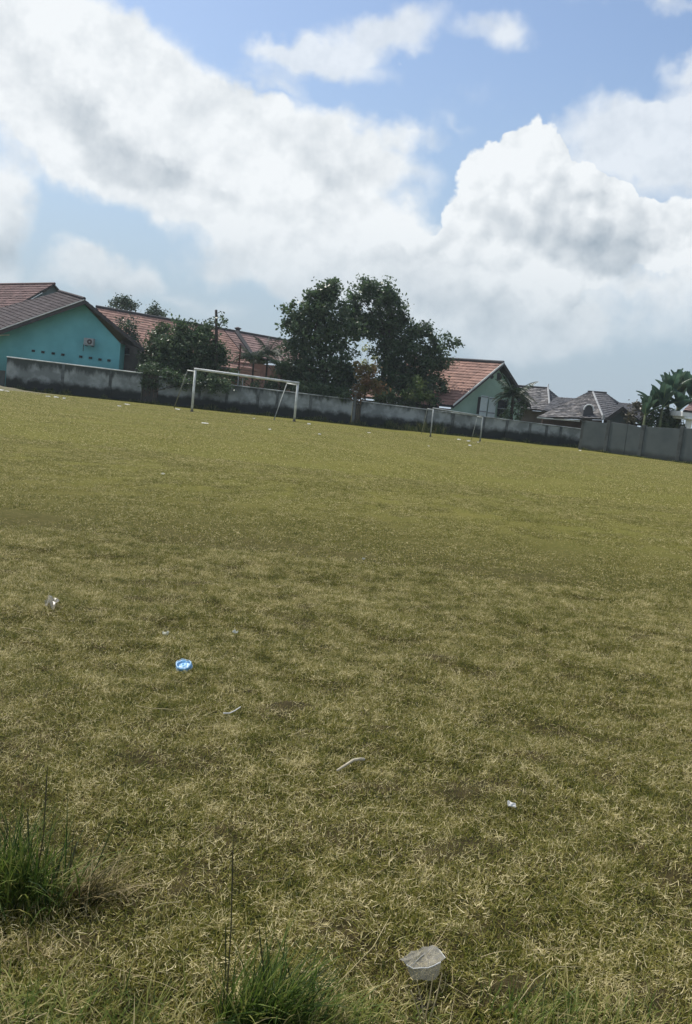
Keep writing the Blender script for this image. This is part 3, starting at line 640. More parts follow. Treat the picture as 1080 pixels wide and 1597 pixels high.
def grey_houses():
    # first: behind the green house
    T = thing('grey_roofed_house', 'grey tiled hip roof house just right of the green house', 'house', Vector((at(840, 640, 80).x, 80, 0)))
    A = at(806, 602.5, 82); B = at(855, 606, 82); EA = at(800, 636, 77); EB = at(858, 640, 77); ER = at(884, 640, 84)
    roof_face(T, TILE_GREY, A, B, EB, EA, tile=.35); roof_face(T, TILE_GREYD, B, B + Vector((.02, .02, 0)), ER + Vector((1.4, 2, 0)), EB, tile=.35)
    roof_face(T, TILE_GREYD, A, B, B + Vector((0, 6, -2)), A + Vector((0, 6, -2)), tile=.5)
    MB().tube([B + UP * .08, EB + Vector((0, -.05, .08))], .09, 6).build('hip_cap', mat('hip_mortar', (.33, .34, .35), (.22, .23, .24), scale=3), T); MB().tube([A + UP * .05, B + UP * .05], .1, 6).build('ridge_cap', DARKT, T)
    MB().tube([B, B + UP * .42], [.09, .05], 6).build('finial', COPE, T)
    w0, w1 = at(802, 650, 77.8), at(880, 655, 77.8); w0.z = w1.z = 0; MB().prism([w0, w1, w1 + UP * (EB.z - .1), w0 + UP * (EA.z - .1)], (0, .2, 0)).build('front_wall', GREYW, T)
    # low linking roof
    a, b = at(868, 619, 80), at(905, 621.5, 80); roof_face(T, TILE_GREYD, a, b, at(915, 645, 76), at(845, 640, 76), tile=.35, name='link_roof')
    # second: pyramid with a white hip and an arched dormer
    T = thing('grey_roofed_house', 'grey hip roofed house with arched dormer and pale hip line', 'house', Vector((at(900, 650, 72).x, 72, 0)))
    A = at(918, 611.5, 75); B = at(946, 613.5, 76); EL = at(838, 650, 70.5); EM = at(941, 652.5, 68.5); ER = at(1012, 658, 74)
    B2 = at(966, 627.5, 76); C2 = at(1003, 631, 77)
    roof_face(T, TILE_GREY, A, A + Vector((.35, 0, 0)), EM, EL, tile=.33)
    roof_face(T, TILE_GREYD, A + Vector((.35, 0, 0)), B, B2 + Vector((.1, -1.5, -.8)), EM, tile=.33); roof_face(T, TILE_GREYD, B2, C2, ER, EM + Vector((.4, 0, 0)), tile=.33)
    roof_face(T, TILE_GREYD, B, B + Vector((.02, 0, 0)), B2 + Vector((.02, 0, 0)), B2 + Vector((-.8, -.5, -.5)), tile=.33)
    MB().tube([at(925.5, 612.5, 74.8) + UP * .05, at(940.5, 651, 68.4) + UP * .1], .085, 6).build('hip_cap', mat('hip_mortar', (.33, .34, .35), (.22, .23, .24), scale=3), T)
    MB().tube([EM + Vector((0, -.1, -.05)), EM + Vector((0, -.1, .28))], [.14, .1], 8).build('hip_end', mat('hip_mortar', (.33, .34, .35), (.22, .23, .24), scale=3), T)
    MB().tube([A + UP * .05, B + UP * .05], .09, 6).build('ridge_cap', DARKT, T)
    board(T, 'eave_board', EL + Vector((0, -.05, .0)), at(905, 655.5, 69.4), .06, .10, COPE)
    w0, w1 = at(846, 660, 71.3), at(938, 670, 70); w0.z = w1.z = 0; MB().prism([w0, w1, w1 + UP * (EM.z - .12), w0 + UP * (EL.z - .12)], (0, .2, 0)).build('front_wall', mat('brown_plaster', (.10, .07, .065), (.07, .055, .05), scale=1), T)
    c = at(918.5, 640, 69.4); arc = [c + Vector((math.cos(t) * .37, 0, math.sin(t) * .42)) for t in np.linspace(math.pi, 0, 11)]
    dm = MB().prism(arc + [c + Vector((.37, 0, -.75)), c + Vector((-.37, 0, -.75))], (0, 1.4, 0)).build('dormer', TILE_GREYD, T)
    dt = MB().tube([q + Vector((0, -.05, .02)) for q in arc], .055, 6).build('dormer_trim', COPE, dm); dt.location = (0, 0, 0)
    # third: small gable
    T = thing('small_gable_house', 'small dark verged grey gable peeping over the panel wall', 'house', Vector((at(972, 640, 64).x, 64, 0)))
    P_ = at(971.5, 635.5, 63.5); a = at(942, 656, 63.5); b = at(1003, 661, 63.5)
    MB().prism([a + Vector((.2, .5, -.1)), b + Vector((-.2, .5, -.1)), P_ + Vector((0, .5, -.12))], (0, .2, 0)).build('gable_wall', mat('blue_grey_gable', (.10, .125, .14), (.08, .10, .115), scale=1), T)
    q0, q1 = a + Vector((.2, .5, -.1)), b + Vector((-.2, .5, -.1))
    MB().prism([Vector((q0.x, q0.y, 0)), Vector((q1.x, q1.y, 0)), q1 - UP * .003, q0 - UP * .003], (0, .2, 0)).build('front_wall', GREYW, T)
    rv_ = Vector((4 * P_.x / P_.y + .4, 4, 0))
    for e in (a, b): roof_face(T, TILE_GREYD, P_, P_ + rv_, e + rv_, e, tile=.3)
    for e in (a, b): board(T, 'verge_board', P_ + UP * .08, e + UP * .08, .05, .30, DARKT)
    board(T, 'eave_board', a - UP * .02, b - UP * .02, .05, .12, DARKT)
    # porch at the right edge of the picture
    T = thing('white_porch', 'white porch beam and column at the right edge above the wall', 'porch', Vector((at(1085, 660, 60).x, 60, 0)))
    a = at(1066, 641, 60); b = at(1150, 650, 60)
    MB().prism([a, b, b - UP * .36, a - UP * .36], (0, 3, 0)).build('beam', WHITE, T, bevel=.03)
    MB().prism([a + Vector((.15, -.06, -.363)), b + Vector((0, -.06, -.363)), b + Vector((0, -.06, -.5)), a + Vector((.15, -.06, -.5))], (0, 2.5, 0)).build('beam_moulding', COPE, T, bevel=.02)
    for x in (1076, 1135):
        p = at(x, 651, 60.4); MB().tube([Vector((p.x, p.y, 0)), Vector((p.x, p.y, p.z - .1)), Vector((p.x, p.y, p.z - .06)), Vector((p.x, p.y, p.z - .0))], [.2, .2, .26, .26], 16).build('column', WHITE, T)
    A = at(1085, 622, 62.5); B = at(1150, 629, 62.5); roof_face(T, TILE_PINK, A, B, b + Vector((0, 0, .05)), a + Vector((0, 0, .05)), tile=.3)
grey_houses()
a, b = at(826, 606, 84), at(1010, 626, 88)
tag(MB().tube([a.lerp(b, t_ / 10) - UP * 1.1 * math.sin(math.pi * t_ / 10) for t_ in range(11)], .022, 5).build('power_cable', DARKT), 'thin dark power cable sagging above the grey roofs', 'cable')
# ------------------------------------------------------------------ trees and shrubs
BARK = mat('bark', (.055, .048, .042), (.032, .028, .026), rough=.95, scale=6, bump=.6, bscale=18)
BARKP = mat('pale_bark', (.11, .10, .09), (.07, .065, .06), rough=.95, scale=5, bump=.5, bscale=15)
def leafmat(name, c1, c2, transl=.3): return mat(name, c1, c2, rough=.42, scale=1.3, tint=.45, transl=transl, spec=.45, contrast=(.4, .62))
LEAF = leafmat('mango_leaf', (.046, .084, .038), (.085, .130, .062), .4)
LEAF2 = leafmat('light_leaf', (.09, .15, .05), (.16, .20, .07), .45)
LEAFF = leafmat('far_leaf', (.045, .075, .045), (.06, .095, .05))
OLIVE = leafmat('olive_leaf', (.17, .15, .045), (.20, .115, .06), .45)
PALE = leafmat('pale_yellow_leaf', (.24, .28, .10), (.34, .36, .18), .5)
def leaves(bl, n, size, depth, spread=1.0, clump=46, squash=.8, slim=.55, droop=.35):
    """bl: (x, y, r) photo circles; leaves sit in small clumps through each blob's volume"""
    C_ = []; rr = []
    wts = np.array([b[2] ** 2 for b in bl], float); wts /= wts.sum(); nclump = max(6, n // clump)
    which = rng.choice(len(bl), nclump, p=wts)
    P_ = []
    for k in which:
        x, y, r = bl[k][:3]; dd = bl[k][3] if len(bl[k]) > 3 else 0
        c = at(x, y, depth + dd); rm = r / FPX * (depth + dd)
        v = rng.normal(size=3); v /= np.linalg.norm(v); q = rng.random() ** .42
        P_.append([c.x + v[0] * rm * q, c.y + v[1] * rm * q * spread, c.z + v[2] * rm * q * squash ** 0])
    P_ = np.array(P_); ci = rng.integers(0, nclump, n)
    cs = size * .95 * rng.uniform(.6, 1.5, nclump)[ci][:, None]
    pos = P_[ci] + rng.normal(0, cs, (n, 3)) * np.array([1, 1, .8])
    pos[:, 2] = np.maximum(pos[:, 2], .08)
    s = size * rng.uniform(.55, 1.35, n)
    az = rng.uniform(0, 2 * math.pi, n); el = rng.normal(-droop, .55, n)
    d = np.stack([np.cos(az) * np.cos(el), np.sin(az) * np.cos(el), np.sin(el)], -1)
    rnd = rng.normal(size=(n, 3)); sd_ = np.cross(d, rnd); sd_ /= np.linalg.norm(sd_, axis=1)[:, None]
    a = pos - d * s[:, None] * .5; b = pos + d * s[:, None] * .5
    m_ = pos - d * s[:, None] * .05; w = (s * slim * .5)[:, None]
    V = np.stack([a, m_ + sd_ * w, b, m_ - sd_ * w], 1).reshape(-1, 3)
    F = np.arange(n * 4).reshape(n, 4)
    ct = rng.random(nclump)
    return V, F, np.clip(ct[ci] * .6 + rng.random(n) * .4, 0, 1)
def limb(a, b, r0, r1, bend=.12, k=5):
    a, b = Vector(a), Vector(b); L_ = (b - a).length; pts = []; off = Vector((random.uniform(-1, 1), random.uniform(-1, 1), random.uniform(0, .6))) * L_ * bend
    for i in range(k + 1):
        t = i / k; pts.append(a.lerp(b, t) + off * math.sin(math.pi * t) + Vector((random.uniform(-1, 1), random.uniform(-1, 1), 0)) * L_ * .012)
    return pts, [r0 + (r1 - r0) * i / k for i in range(k + 1)]
def tree(name, label, cat, base_xy, depth, bl, n, size, lm, trunk_r=.14, bark=BARK, nlimb=7, fork=None, group=None, **kw):
    b = at(base_xy[0], base_xy[1], depth); b.z = 0
    T = thing(name, label, cat, b, group)
    v, f, t = leaves(bl, n, size, depth, **kw); link('crown', mesh_np('crown', v, f, lm, tint=t), T)
    fk = at(*(fork or (base_xy[0], sum(q[1] for q in bl) / len(bl) + 18)), depth)
    pts, rad = limb(b - UP * .1, fk, trunk_r, trunk_r * .72, .04); MB().tube(pts, rad, 8).build('trunk' if name.endswith('tree') else 'stem', bark, T, smooth_=True)
    for q in sorted(bl, key=lambda q: -q[2])[:nlimb]:
        e = at(q[0], q[1], depth + (q[3] if len(q) > 3 else 0)); pts, rad = limb(fk - UP * .05, e, trunk_r * .5, trunk_r * .15, .1)
        MB().tube(pts, rad, 6).build('branch', bark, T, smooth_=True)
    return T
tree('broadleaf_tree', 'broad dark leafy tree with rounded crown left of the tall crown', 'tree', (505, 640), 63,
     [(500, 468, 26), (470, 492, 22), (452, 505, 12), (520, 450, 14), (512, 490, 30), (490, 520, 38), (530, 525, 34), (465, 535, 24), (470, 570, 30), (510, 575, 40), (540, 575, 20), (480, 605, 26), (525, 605, 28), (446, 485, 6), (455, 590, 14), (540, 470, 14), (545, 505, 18), (548, 590, 12), (445, 510, 8), (450, 545, 12), (485, 462, 12)],
     19000, .26, LEAF, .2, fork=(507, 580))
tree('broadleaf_tree', 'tallest dark tree with upright crown in the middle of the clump', 'tree', (597, 640), 66,
     [(577, 447, 15), (560, 462, 17), (603, 458, 15), (612, 478, 19), (590, 482, 27), (560, 492, 20), (626, 500, 13), (546, 478, 14), (585, 512, 22), (609, 505, 20), (550, 512, 14), (619, 522, 12), (575, 437, 6), (603, 444, 6), (592, 540, 16), (603, 562, 14), (612, 540, 14), (556, 524, 13)],
     12500, .235, LEAF, .17, fork=(603, 530))
tree('broadleaf_tree', 'lower dark tree with spiky right side beside the orange roof', 'tree', (645, 650), 65.6,
     [(640, 520, 13), (662, 518, 12), (648, 545, 24), (622, 560, 20), (676, 553, 18), (688, 574, 12), (655, 575, 30), (612, 590, 22), (640, 605, 26), (670, 598, 16), (605, 615, 14), (668, 500, 5), (684, 512, 5), (698, 538, 5), (712, 537, 4), (692, 528, 6), (600, 570, 12), (592, 600, 12), (690, 600, 11), (698, 560, 7), (680, 535, 10), (655, 520, 12), (618, 535, 12)],
     14500, .25, LEAF, .16, bark=BARKP, fork=(640, 585))
tree('olive_shrub', 'olive and rusty leaved shrub over the wall gap between the dark trees', 'shrub', (570, 650), 61.2,
     [(572, 592, 16), (562, 575, 11), (585, 600, 13), (560, 608, 12), (578, 575, 8), (556, 620, 8)], 3400, .18, OLIVE, .05, nlimb=4)
tree('pale_shrub', 'sunlit pale yellow green foliage seen through the hole in the trees', 'shrub', (572, 640), 70,
     [(572, 545, 10), (577, 558, 9), (570, 570, 8), (583, 570, 6)], 500, .17, PALE, .05, nlimb=3)
tree('croton_shrub', 'small yellow green shrub over the wall below the right tree', 'shrub', (650, 660), 62.9,
     [(650, 603, 9), (660, 615, 11), (643, 618, 9), (668, 620, 8), (650, 595, 5)], 1600, .20, LEAF2, .05, nlimb=4)
tree('garden_tree', 'bushy dark green tree over the wall behind the left goal post', 'tree', (305, 625), 61,
     [(290, 522, 22), (318, 528, 22), (262, 540, 20), (300, 550, 32), (334, 552, 18), (270, 565, 24), (330, 575, 20), (300, 580, 26), (322, 508, 9), (278, 510, 9), (345, 560, 9)],
     15000, .22, LEAF, .13)
tree('garden_shrub', 'lighter leafy bush between the teal house and the dark garden tree', 'shrub', (245, 625), 62,
     [(245, 522, 13), (255, 512, 9), (240, 545, 16), (228, 560, 15), (250, 575, 20), (232, 585, 14)], 6000, .19, leafmat('mid_leaf', (.045, .078, .032), (.07, .105, .045), .35), .08)
tree('garden_shrub', 'small bush rising beside the right slope of the teal house roof', 'shrub', (198, 620), 66,
     [(197, 505, 11), (203, 520, 12), (192, 515, 9), (208, 533, 10)], 1300, .19, LEAFF, .08)
tree('far_tree', 'far round treetop above the orange roof, nearest the teal roof', 'tree', (190, 600), 96,
     [(191, 470, 10), (178, 474, 7), (204, 475, 8), (194, 480, 12), (168, 476, 4), (212, 480, 6)], 1500, .26, LEAFF, .15, group='far treetops over the orange roof')
tree('far_tree', 'smaller far treetop above the orange roof, farther right', 'tree', (243, 600), 98,
     [(242, 484, 9), (253, 489, 8), (234, 490, 6), (244, 492, 9)], 1100, .26, LEAFF, .13, group='far treetops over the orange roof')
tree('dark_bush', 'dark bush filling the shaded gap beside the teal house annex', 'shrub', (232, 640), 58.5,
     [(232, 578, 14), (226, 596, 10), (238, 600, 11), (262, 590, 13), (285, 594, 12), (310, 598, 12), (332, 598, 12), (350, 600, 9)], 6500, .16, LEAF, .06, nlimb=5)
tree('hedge_bush', 'dark low hedge over the wall right of the goal', 'shrub', (500, 650), 61,
     [(470, 602, 10), (490, 610, 12), (512, 612, 12), (535, 612, 11)], 3200, .17, LEAF, .06, nlimb=4)
tree('hedge_bush', 'low dark bush along the wall under the right tree trunks', 'shrub', (620, 650), 63,
     [(592, 620, 9), (610, 622, 9), (628, 625, 8), (645, 627, 8), (680, 626, 7)], 2400, .17, LEAF, .06, nlimb=4)
tree('hedge_bush', 'low green bush below the palms behind the goal crossbar', 'shrub', (400, 630), 62,
     [(362, 585, 9), (378, 597, 8), (400, 600, 8), (425, 598, 12), (445, 600, 10), (440, 580, 12)], 3200, .17, LEAF, .06, nlimb=4)
# bare post-like trunk above the garden tree
p = at(337, 560, 60.5); q = at(337.3, 483, 60.5)
T = thing('dead_trunk', 'bare dark cut trunk sticking up above the garden tree', 'tree trunk', Vector((p.x, p.y, 0)))
MB().tube([Vector((p.x, p.y, -.1)), p, p.lerp(q, .5) + Vector((.03, 0, 0)), q], [.14, .11, .10, .085], 8).build('trunk', BARK, T, smooth_=True)
MB().tube([p.lerp(q, .55), p.lerp(q, .7) + Vector((.3, 0, .1)), p.lerp(q, .8) + Vector((.5, 0, .2))], [.05, .035, .02], 6).build('branch', BARK, T)
v, f, t = leaves([(344, 494, 5), (348, 502, 6), (331, 500, 5), (326, 506, 5)], 160, .2, 60.5, clump=12); link('foliage', mesh_np('foliage', v, f, LEAF, tint=t), T)
# thin poles
for x, y0, y1, d, r_, nm, lb, mt_ in ((375.5, 538, 640, 62, .06, 'rusty_pole', 'thin rusty pole leaning before the pink roof', mat('rust', (.12, .05, .04), (.08, .04, .03), scale=5)),
                                (372.5, 578, 640, 60, .03, 'thin_pole', 'thin pale pole rising behind the crossbar, left one', METAL), (379, 590, 640, 60, .03, 'thin_pole', 'thin pale pole rising behind the crossbar, shorter right one', METAL)):
    a = at(x, y0, d); o = MB().tube([Vector((a.x + .1, a.y, -.1)), a], r_, 6).build(nm, mt_); tag(o, lb, 'pole')
# palms
FR = leafmat('palm_frond', (.045, .085, .045), (.065, .115, .055), .35)
def frond_mesh(L_, droop, nl=22, leaf=.38, rise=.5):
    mb = MB(); pts = []
    for i in range(9):
        t = i / 8; pts.append(Vector((L_ * (t * .9), 0, L_ * (rise * t - droop * t * t))))
    mb.tube(pts, [.02 * (1 - i / 9) + .004 for i in range(9)], 4)
    for i in range(nl):
        t = .12 + .88 * i / nl; k = t * 8; j = min(int(k), 7); p = pts[j].lerp(pts[j + 1], k - j)
        for s in (-1, 1):
            l = leaf * math.sin(math.pi * min(t * .8 + .2, 1)) * random.uniform(.8, 1.15) + .08
            tip = p + Vector((l * .45, s * l * .8, -l * random.uniform(.25, .6))); w = .022
            mb.add([p - Vector((w, 0, 0)), p + Vector((w, 0, 0)), tip], [(0, 1, 2)])
            mid = p.lerp(tip, .5) + Vector((w, 0, .01)); mb.add([p + Vector((0, 0, .004)), mid, tip], [(0, 1, 2)])
    return mesh_np('frond', mb.v, mb.f, FR)
FM = [frond_mesh(1.5, .75), frond_mesh(1.35, .95), frond_mesh(1.55, .45, rise=.85)]
def palm(label, x, ytop, depth, scale, nf_=11, r_=.07):
    c = at(x, ytop, depth); T = thing('palm_tree', label, 'palm', Vector((c.x, c.y, 0)), None)
    MB().tube([Vector((c.x + .15, c.y, -.1)), Vector((c.x + .05, c.y, c.z * .5)), c], [r_ * 1.3, r_, r_ * .8], 8).build('trunk', BARK, T)
    for i in range(nf_):
        me = FM[i % 3]; o = bpy.data.objects.new('frond', me); COL.objects.link(o); o.parent = T
        o.location = c - T.location; o.scale = (scale * random.uniform(.85, 1.1),) * 3
        o.rotation_euler = (random.uniform(-.2, .2), random.uniform(-.55, .25), 2 * math.pi * (i + random.random() * .6) / nf_)
palm('bright green palm before the pink roof, left of the pair', 396, 560, 63, 1.1, 20)
palm('palm with a taller crown beside the dark tree, right of the pair', 418, 552, 64.5, 1.2, 20)
palm('short palm half hidden at the edge of the dark tree', 440, 572, 62, 1.1, 16)
palm('drooping palm in front of the green house gable', 801, 618, 64.2, 1.25, 24, .12)
palm('small palm before the orange roof under the tree', 672, 610, 63, .5, 9)
tree('garden_shrub', 'dark low bush around the foot of the palm at the green house', 'shrub', (800, 680), 64.3, [(800, 636, 11), (812, 634, 8), (792, 646, 9), (806, 650, 9)], 900, .16, LEAF, .05, nlimb=3)
# banana plants
BAN = mat('banana_leaf', (.042, .088, .062), (.072, .130, .085), rough=.45, scale=1.5, transl=.35, spec=.5, tint=.25)
BANP = mat('banana_midrib', (.16, .22, .10), (.12, .18, .08), rough=.5)
def banana_leaf(T, base, az, L_, el, droop, w):
    n = 9; V = []; F = []; mid = []
    d = Vector((math.cos(az), math.sin(az), 0)); s = Vector((-math.sin(az), math.cos(az), 0))
    p = Vector(base); a = el
    for i in range(n + 1):
        t = i / n; mid.append(Vector(p)); ww = w * (math.sin(math.pi * min(1, .10 + t * .86)) ** .6) * (.12 if t < .14 else 1)
        up = d * -math.sin(a) + UP * math.cos(a)
        tear = 1 - (.25 * random.random() if i % 2 else 0)
        V += [p + s * ww * tear + up * ww * .45, Vector(p), p - s * ww * tear + up * ww * .45]
        p = p + (d * math.cos(a) + UP * math.sin(a)) * (L_ / n); a -= droop / n
    for i in range(n):
        k = i * 3; F += [(k, k + 1, k + 4, k + 3), (k + 1, k + 2, k + 5, k + 4)]
    lf = link('leaf', mesh_np('leaf', V, F, BAN, tint=[random.random()] * len(F)), T)
    mr = MB().tube([q - UP * .01 for q in mid], [.035 * (1 - i / (n + 2)) for i in range(n + 1)], 5).build('midrib', BANP, lf); mr.location = (0, 0, 0)
def banana(label, x, ybase_top, depth, n, L_, w=.30, els=(.5, 1.45), h=None):
    c = at(x, ybase_top, depth); T = thing('banana_plant', label, 'banana plant', Vector((c.x, c.y, 0)), None)
    MB().tube([Vector((c.x, c.y, -.1)), Vector((c.x, c.y, c.z * .6)), c], [.16, .12, .08], 8).build('stem', mat('banana_stem', (.10, .13, .06), (.07, .07, .04), scale=4), T, smooth_=True)
    for i in range(n):
        az = 2 * math.pi * (i / n) + random.uniform(-.3, .3) + .4
        banana_leaf(T, c, az, L_ * random.uniform(.8, 1.12), random.uniform(*els), random.uniform(.1, .95), w * random.uniform(.85, 1.15))
for lb, x, y, d, n, L_, w, els in (('tall banana plant with upright paddle leaves, central in the clump', 1044, 624, 63.5, 12, 2.1, .38, (1.0, 1.52)),
        ('banana plant at the picture edge, tallest of the clump', 1078, 622, 64.5, 12, 2.1, .38, (1.0, 1.52)), ('shorter banana plant on the left side of the clump', 1020, 637, 62.8, 12, 1.6, .30, (.8, 1.45)),
        ('banana plant with low leaves behind the panel wall pillar', 1034, 636, 62, 11, 1.7, .36, (.6, 1.45)), ('banana plant low at the right near the white porch', 1060, 640, 62.4, 11, 1.7, .38, (.7, 1.45)),
        ('lowest banana plant at the left foot of the clump', 1007, 648, 62.2, 10, 1.4, .26, (.6, 1.4)), ('banana plant between the central one and the picture edge', 1060, 620, 65.5, 12, 2.0, .38, (1.1, 1.55))):
    banana(lb, x, y, d, n, L_, w, els)
tree('dry_bush', 'greyish dry leafed bush left of the banana plants', 'shrub', (990, 680), 63, [(992, 640, 12), (1003, 648, 11), (985, 650, 9), (1008, 660, 8)], 900, .18, leafmat('dry_leaf', (.10, .095, .065), (.13, .12, .08), .3), .05, nlimb=3)
tree('hedge_bush', 'dark green undergrowth beneath the banana plants', 'shrub', (1040, 690), 62.6, [(1018, 660, 12), (1036, 662, 14), (1054, 662, 14), (1045, 650, 14), (1030, 650, 12), (1064, 668, 10), (1010, 664, 8)], 4500, .18, LEAF, .05, nlimb=4)
# ------------------------------------------------------------------ goals
GP = mat('white_goal_paint', (.66, .68, .68), (.46, .48, .47), rough=.5, scale=3, height_tone=[(.35, .05, .3, 4, (.16, .15, .11), 1)])
GP2 = mat('faded_goal_paint', (.34, .37, .37), (.24, .26, .26), rough=.6, scale=4, height_tone=[(.3, .02, .2, 4, (.12, .11, .08), 1)])
GS = mat('grey_stay_paint', (.24, .26, .25), (.15, .16, .15), rough=.6, scale=4)
def goal(label, L0, L1, R0_, R1_, sl_, sr_, fl, fr_, rad, mt, mts, name='football_goal'):
    """L0/L1 base/top pixels of the left post, sl_/fl = shoulder and foot pixels of the stay"""
    def foot(p): return gnd(*p)
    a = foot(L0); b = foot(R0_)
    T = thing(name, label, 'goal', a)
    def top(px_, p): r = ray(*px_); return Vector((p.x, p.y, CAMH + r.z * (p.y / r.y)))
    at_, bt = top(L1, a), top(R1_, b)
    MB().tube([a - UP * .1, at_ - UP * rad], rad, 10).build('post', mt, T, smooth_=True); MB().tube([b - UP * .1, bt - UP * rad], rad, 10).build('post', mt, T, smooth_=True)
    MB().tube([at_ - (bt - at_).normalized() * rad, bt + (bt - at_).normalized() * rad], rad * 1.05, 10).build('crossbar', mt, T, smooth_=True)
    for (p, s, f_) in ((at_, sl_, fl), (bt, sr_, fr_)):
        fp = foot(f_); sh_ = at(s[0], s[1], p.y + 1.0)
        MB().tube([p - UP * rad * 2 + Vector((0, rad, 0)), sh_], rad * .5, 8).build('top_arm', mts if name != 'football_goal' else mt, T, smooth_=True)
        MB().tube([sh_ + UP * .01, fp - UP * .08], rad * .42, 8).build('back_stay', mts, T, smooth_=True)
    for p in (a, b): MB().tube([p - UP * .05, p + UP * .07], [rad * 1.9, rad * 1.3], 10).build('base_sleeve', DARKT, T)
    return T
goal('large white football goal without a net at the left end of the field', (299.3, 642), (304.8, 575.5), (459, 657.5), (463.8, 597), (293, 577.5), (448, 597.5), (271, 636.5), (427, 655), .066, GP, GS)
goal('small grey goal frame standing before the wall near the green house', (671.5, 681), (675.6, 636.6), (749, 688.5), (754, 649), (667, 636.8), (745, 649.5), (657.5, 676.5), (735.5, 686), .040, GP2, GP2, 'mini_goal')
# ------------------------------------------------------------------ verge of taller grass at the walls' foot
VG = grass_material('verge_grass', (.020, .040, .010), (.055, .085, .022), (.13, .13, .045), (.26, .24, .11), -.15)
def verge(x0, x1, fn, n, h, spread, name, label):
    xs = rng.uniform(x0, x1, n); P_ = np.array([list(fn(x)) for x in xs])
    nn = np.array(wn); P_ += nn[None] * (np.abs(rng.normal(0, spread, n)) + .05)[:, None]; P_[:, 2] = 0
    hh = vnoise(xs / 9.0, xs * 0 + 3) ** 1.5 * 2.0
    v, f = blades(P_, h * rng.uniform(.4, 1.2, n) * (hh + .25), rng.uniform(.02, .045, n), rng.uniform(0, .7, n), rng.uniform(0, 6.28, n), rng.uniform(.2, 1.2, n), 2)
    o = link(name, mesh_np(name, v, f, VG, tint=np.repeat(rng.random(n), 2))); o['kind'] = 'stuff'; o['label'] = label; o['category'] = 'grass'
verge(-60, 905, wall_pt, 9000, .22, .35, 'verge_grass', 'uneven green grass along the foot of the low walls')
verge(905, 1150, rp, 2200, .10, .2, 'verge_grass', 'short grass along the foot of the panel wall')
verge(590, 720, wall_pt, 2600, .45, .5, 'verge_grass', 'taller green weeds left of the small goal')
# earth bank at the far left
c = gnd(8, 607); V = []; F = []
nx, ny = 34, 12
for j in range(ny + 1):
    for i in range(nx + 1):
        u, w_ = i / nx, j / ny; hgt = .42 * math.exp(-((u - .1) / .38) ** 2) * math.sin(math.pi * w_) ** 1.2 * (.75 + .5 * float(vnoise(np.array(u * 22), np.array(w_ * 6))))
        q = c + wdir * (-4 + u * 9) + wn * (-.05 + w_ * 1.5); V.append((q.x, q.y, hgt - .01))
for j in range(ny):
    for i in range(nx): k = j * (nx + 1) + i; F.append((k, k + 1, k + nx + 2, k + nx + 1))
o = link('earth_bank', mesh_np('earth_bank', V, F, mat('bank_earth', (.15, .13, .075), (.10, .10, .04), scale=3, bump=.6), smooth_=True)); o['kind'] = 'structure'
# ------------------------------------------------------------------ litter
PAPER = mat('white_litter', (.78, .78, .75), (.62, .62, .60), rough=.7, scale=8, transl=.2)
def scrap(name, label, x, y, wpx, hpx, cat='litter', mt=PAPER, group='scraps of litter on the far grass', far=True):
    p = G(x, y); sc = p.y / FPX; W_ = wpx * sc; H_ = max(hpx * sc, .03)
    n = 5; V = []; F = []
    for j in range(n):
        for i in range(n):
            V.append((p.x + (i / (n - 1) - .5) * W_ + random.uniform(-.12, .12) * W_ / n, p.y + (j / (n - 1) - .5) * W_ * .8 + random.uniform(-.1, .1) * W_ / n, p.z + .02 + H_ * (.35 + .65 * random.random()) * (.3 + .7 * math.sin(math.pi * (j + .5) / n))))
    for j in range(n - 1):
        for i in range(n - 1): k = j * n + i; F.append((k, k + 1, k + n + 1, k + n))
    o = link(name, mesh_np(name, V, F, mt)); md = o.modifiers.new('thickness', 'SOLIDIFY'); md.thickness = .006
    tag(o, label, cat, group); return o
for a in (('paper_scrap', 'white scrap at the far left edge beside the earth bank', 3, 610, 6, 2.5), ('paper_scrap', 'flat white scrap just right of the one at the left edge', 11, 611, 7, 1.5),
          ('plastic_scrap', 'pale scrap left of the three by the teal house wall', 75, 619.5, 6, 2), ('plastic_scrap', 'largest white scrap below the teal house wall, middle of three', 88, 621, 7, 3), ('plastic_scrap', 'round white scrap below the teal house wall, rightmost of three', 100, 623.5, 4, 3.5),
          ('paper_scrap', 'small scrap on the grass below the dark annex, lower left', 186, 634.5, 5, 2), ('paper_scrap', 'longer pale scrap below the dark annex, upper right', 199, 632, 8, 2), ('plastic_scrap', 'white scrap at the foot of the large goal left stay', 277, 640, 7, 3),
          ('paper_strip', 'flat white strip on the grass inside the large goal mouth', 320, 661.5, 10, 2), ('paper_scrap', 'tiny scrap behind the large goal, under the crossbar', 396, 654, 4, 2), ('plastic_scrap', 'small white scrap on the grass left of the right goal post', 421, 671.5, 4, 2.5),
          ('plastic_scrap', 'bright white scrap just right of the right goal post', 482, 663, 5, 3), ('plastic_scrap', 'round white scrap out on the grass right of the goal', 498.5, 679, 4, 3),
          ('paper_scrap', 'faint pale scrap below the middle of the wall', 576, 676, 5, 2), ('plastic_scrap', 'pale scrap inside the small goal, left of the pair', 716, 687, 5, 2.5), ('plastic_scrap', 'white scrap inside the small goal, right of the pair', 731, 689.5, 5, 3),
          ('paper_scrap', 'yellowish scrap in front of the small goal', 733, 696, 4.5, 2), ('paper_scrap', 'tiny scrap at the small goal right post', 746, 691, 3, 2), ('paper_scrap', 'tiny pale scrap in front of the small goal left post', 669, 697, 3, 2), ('plastic_scrap', 'tiny white scrap before the pier of the panel wall', 905, 704, 3, 2)):
    scrap(*a)
GC = mat('pale_grass_scrap', (.6, .6, .5), (.5, .5, .42), rough=.7)
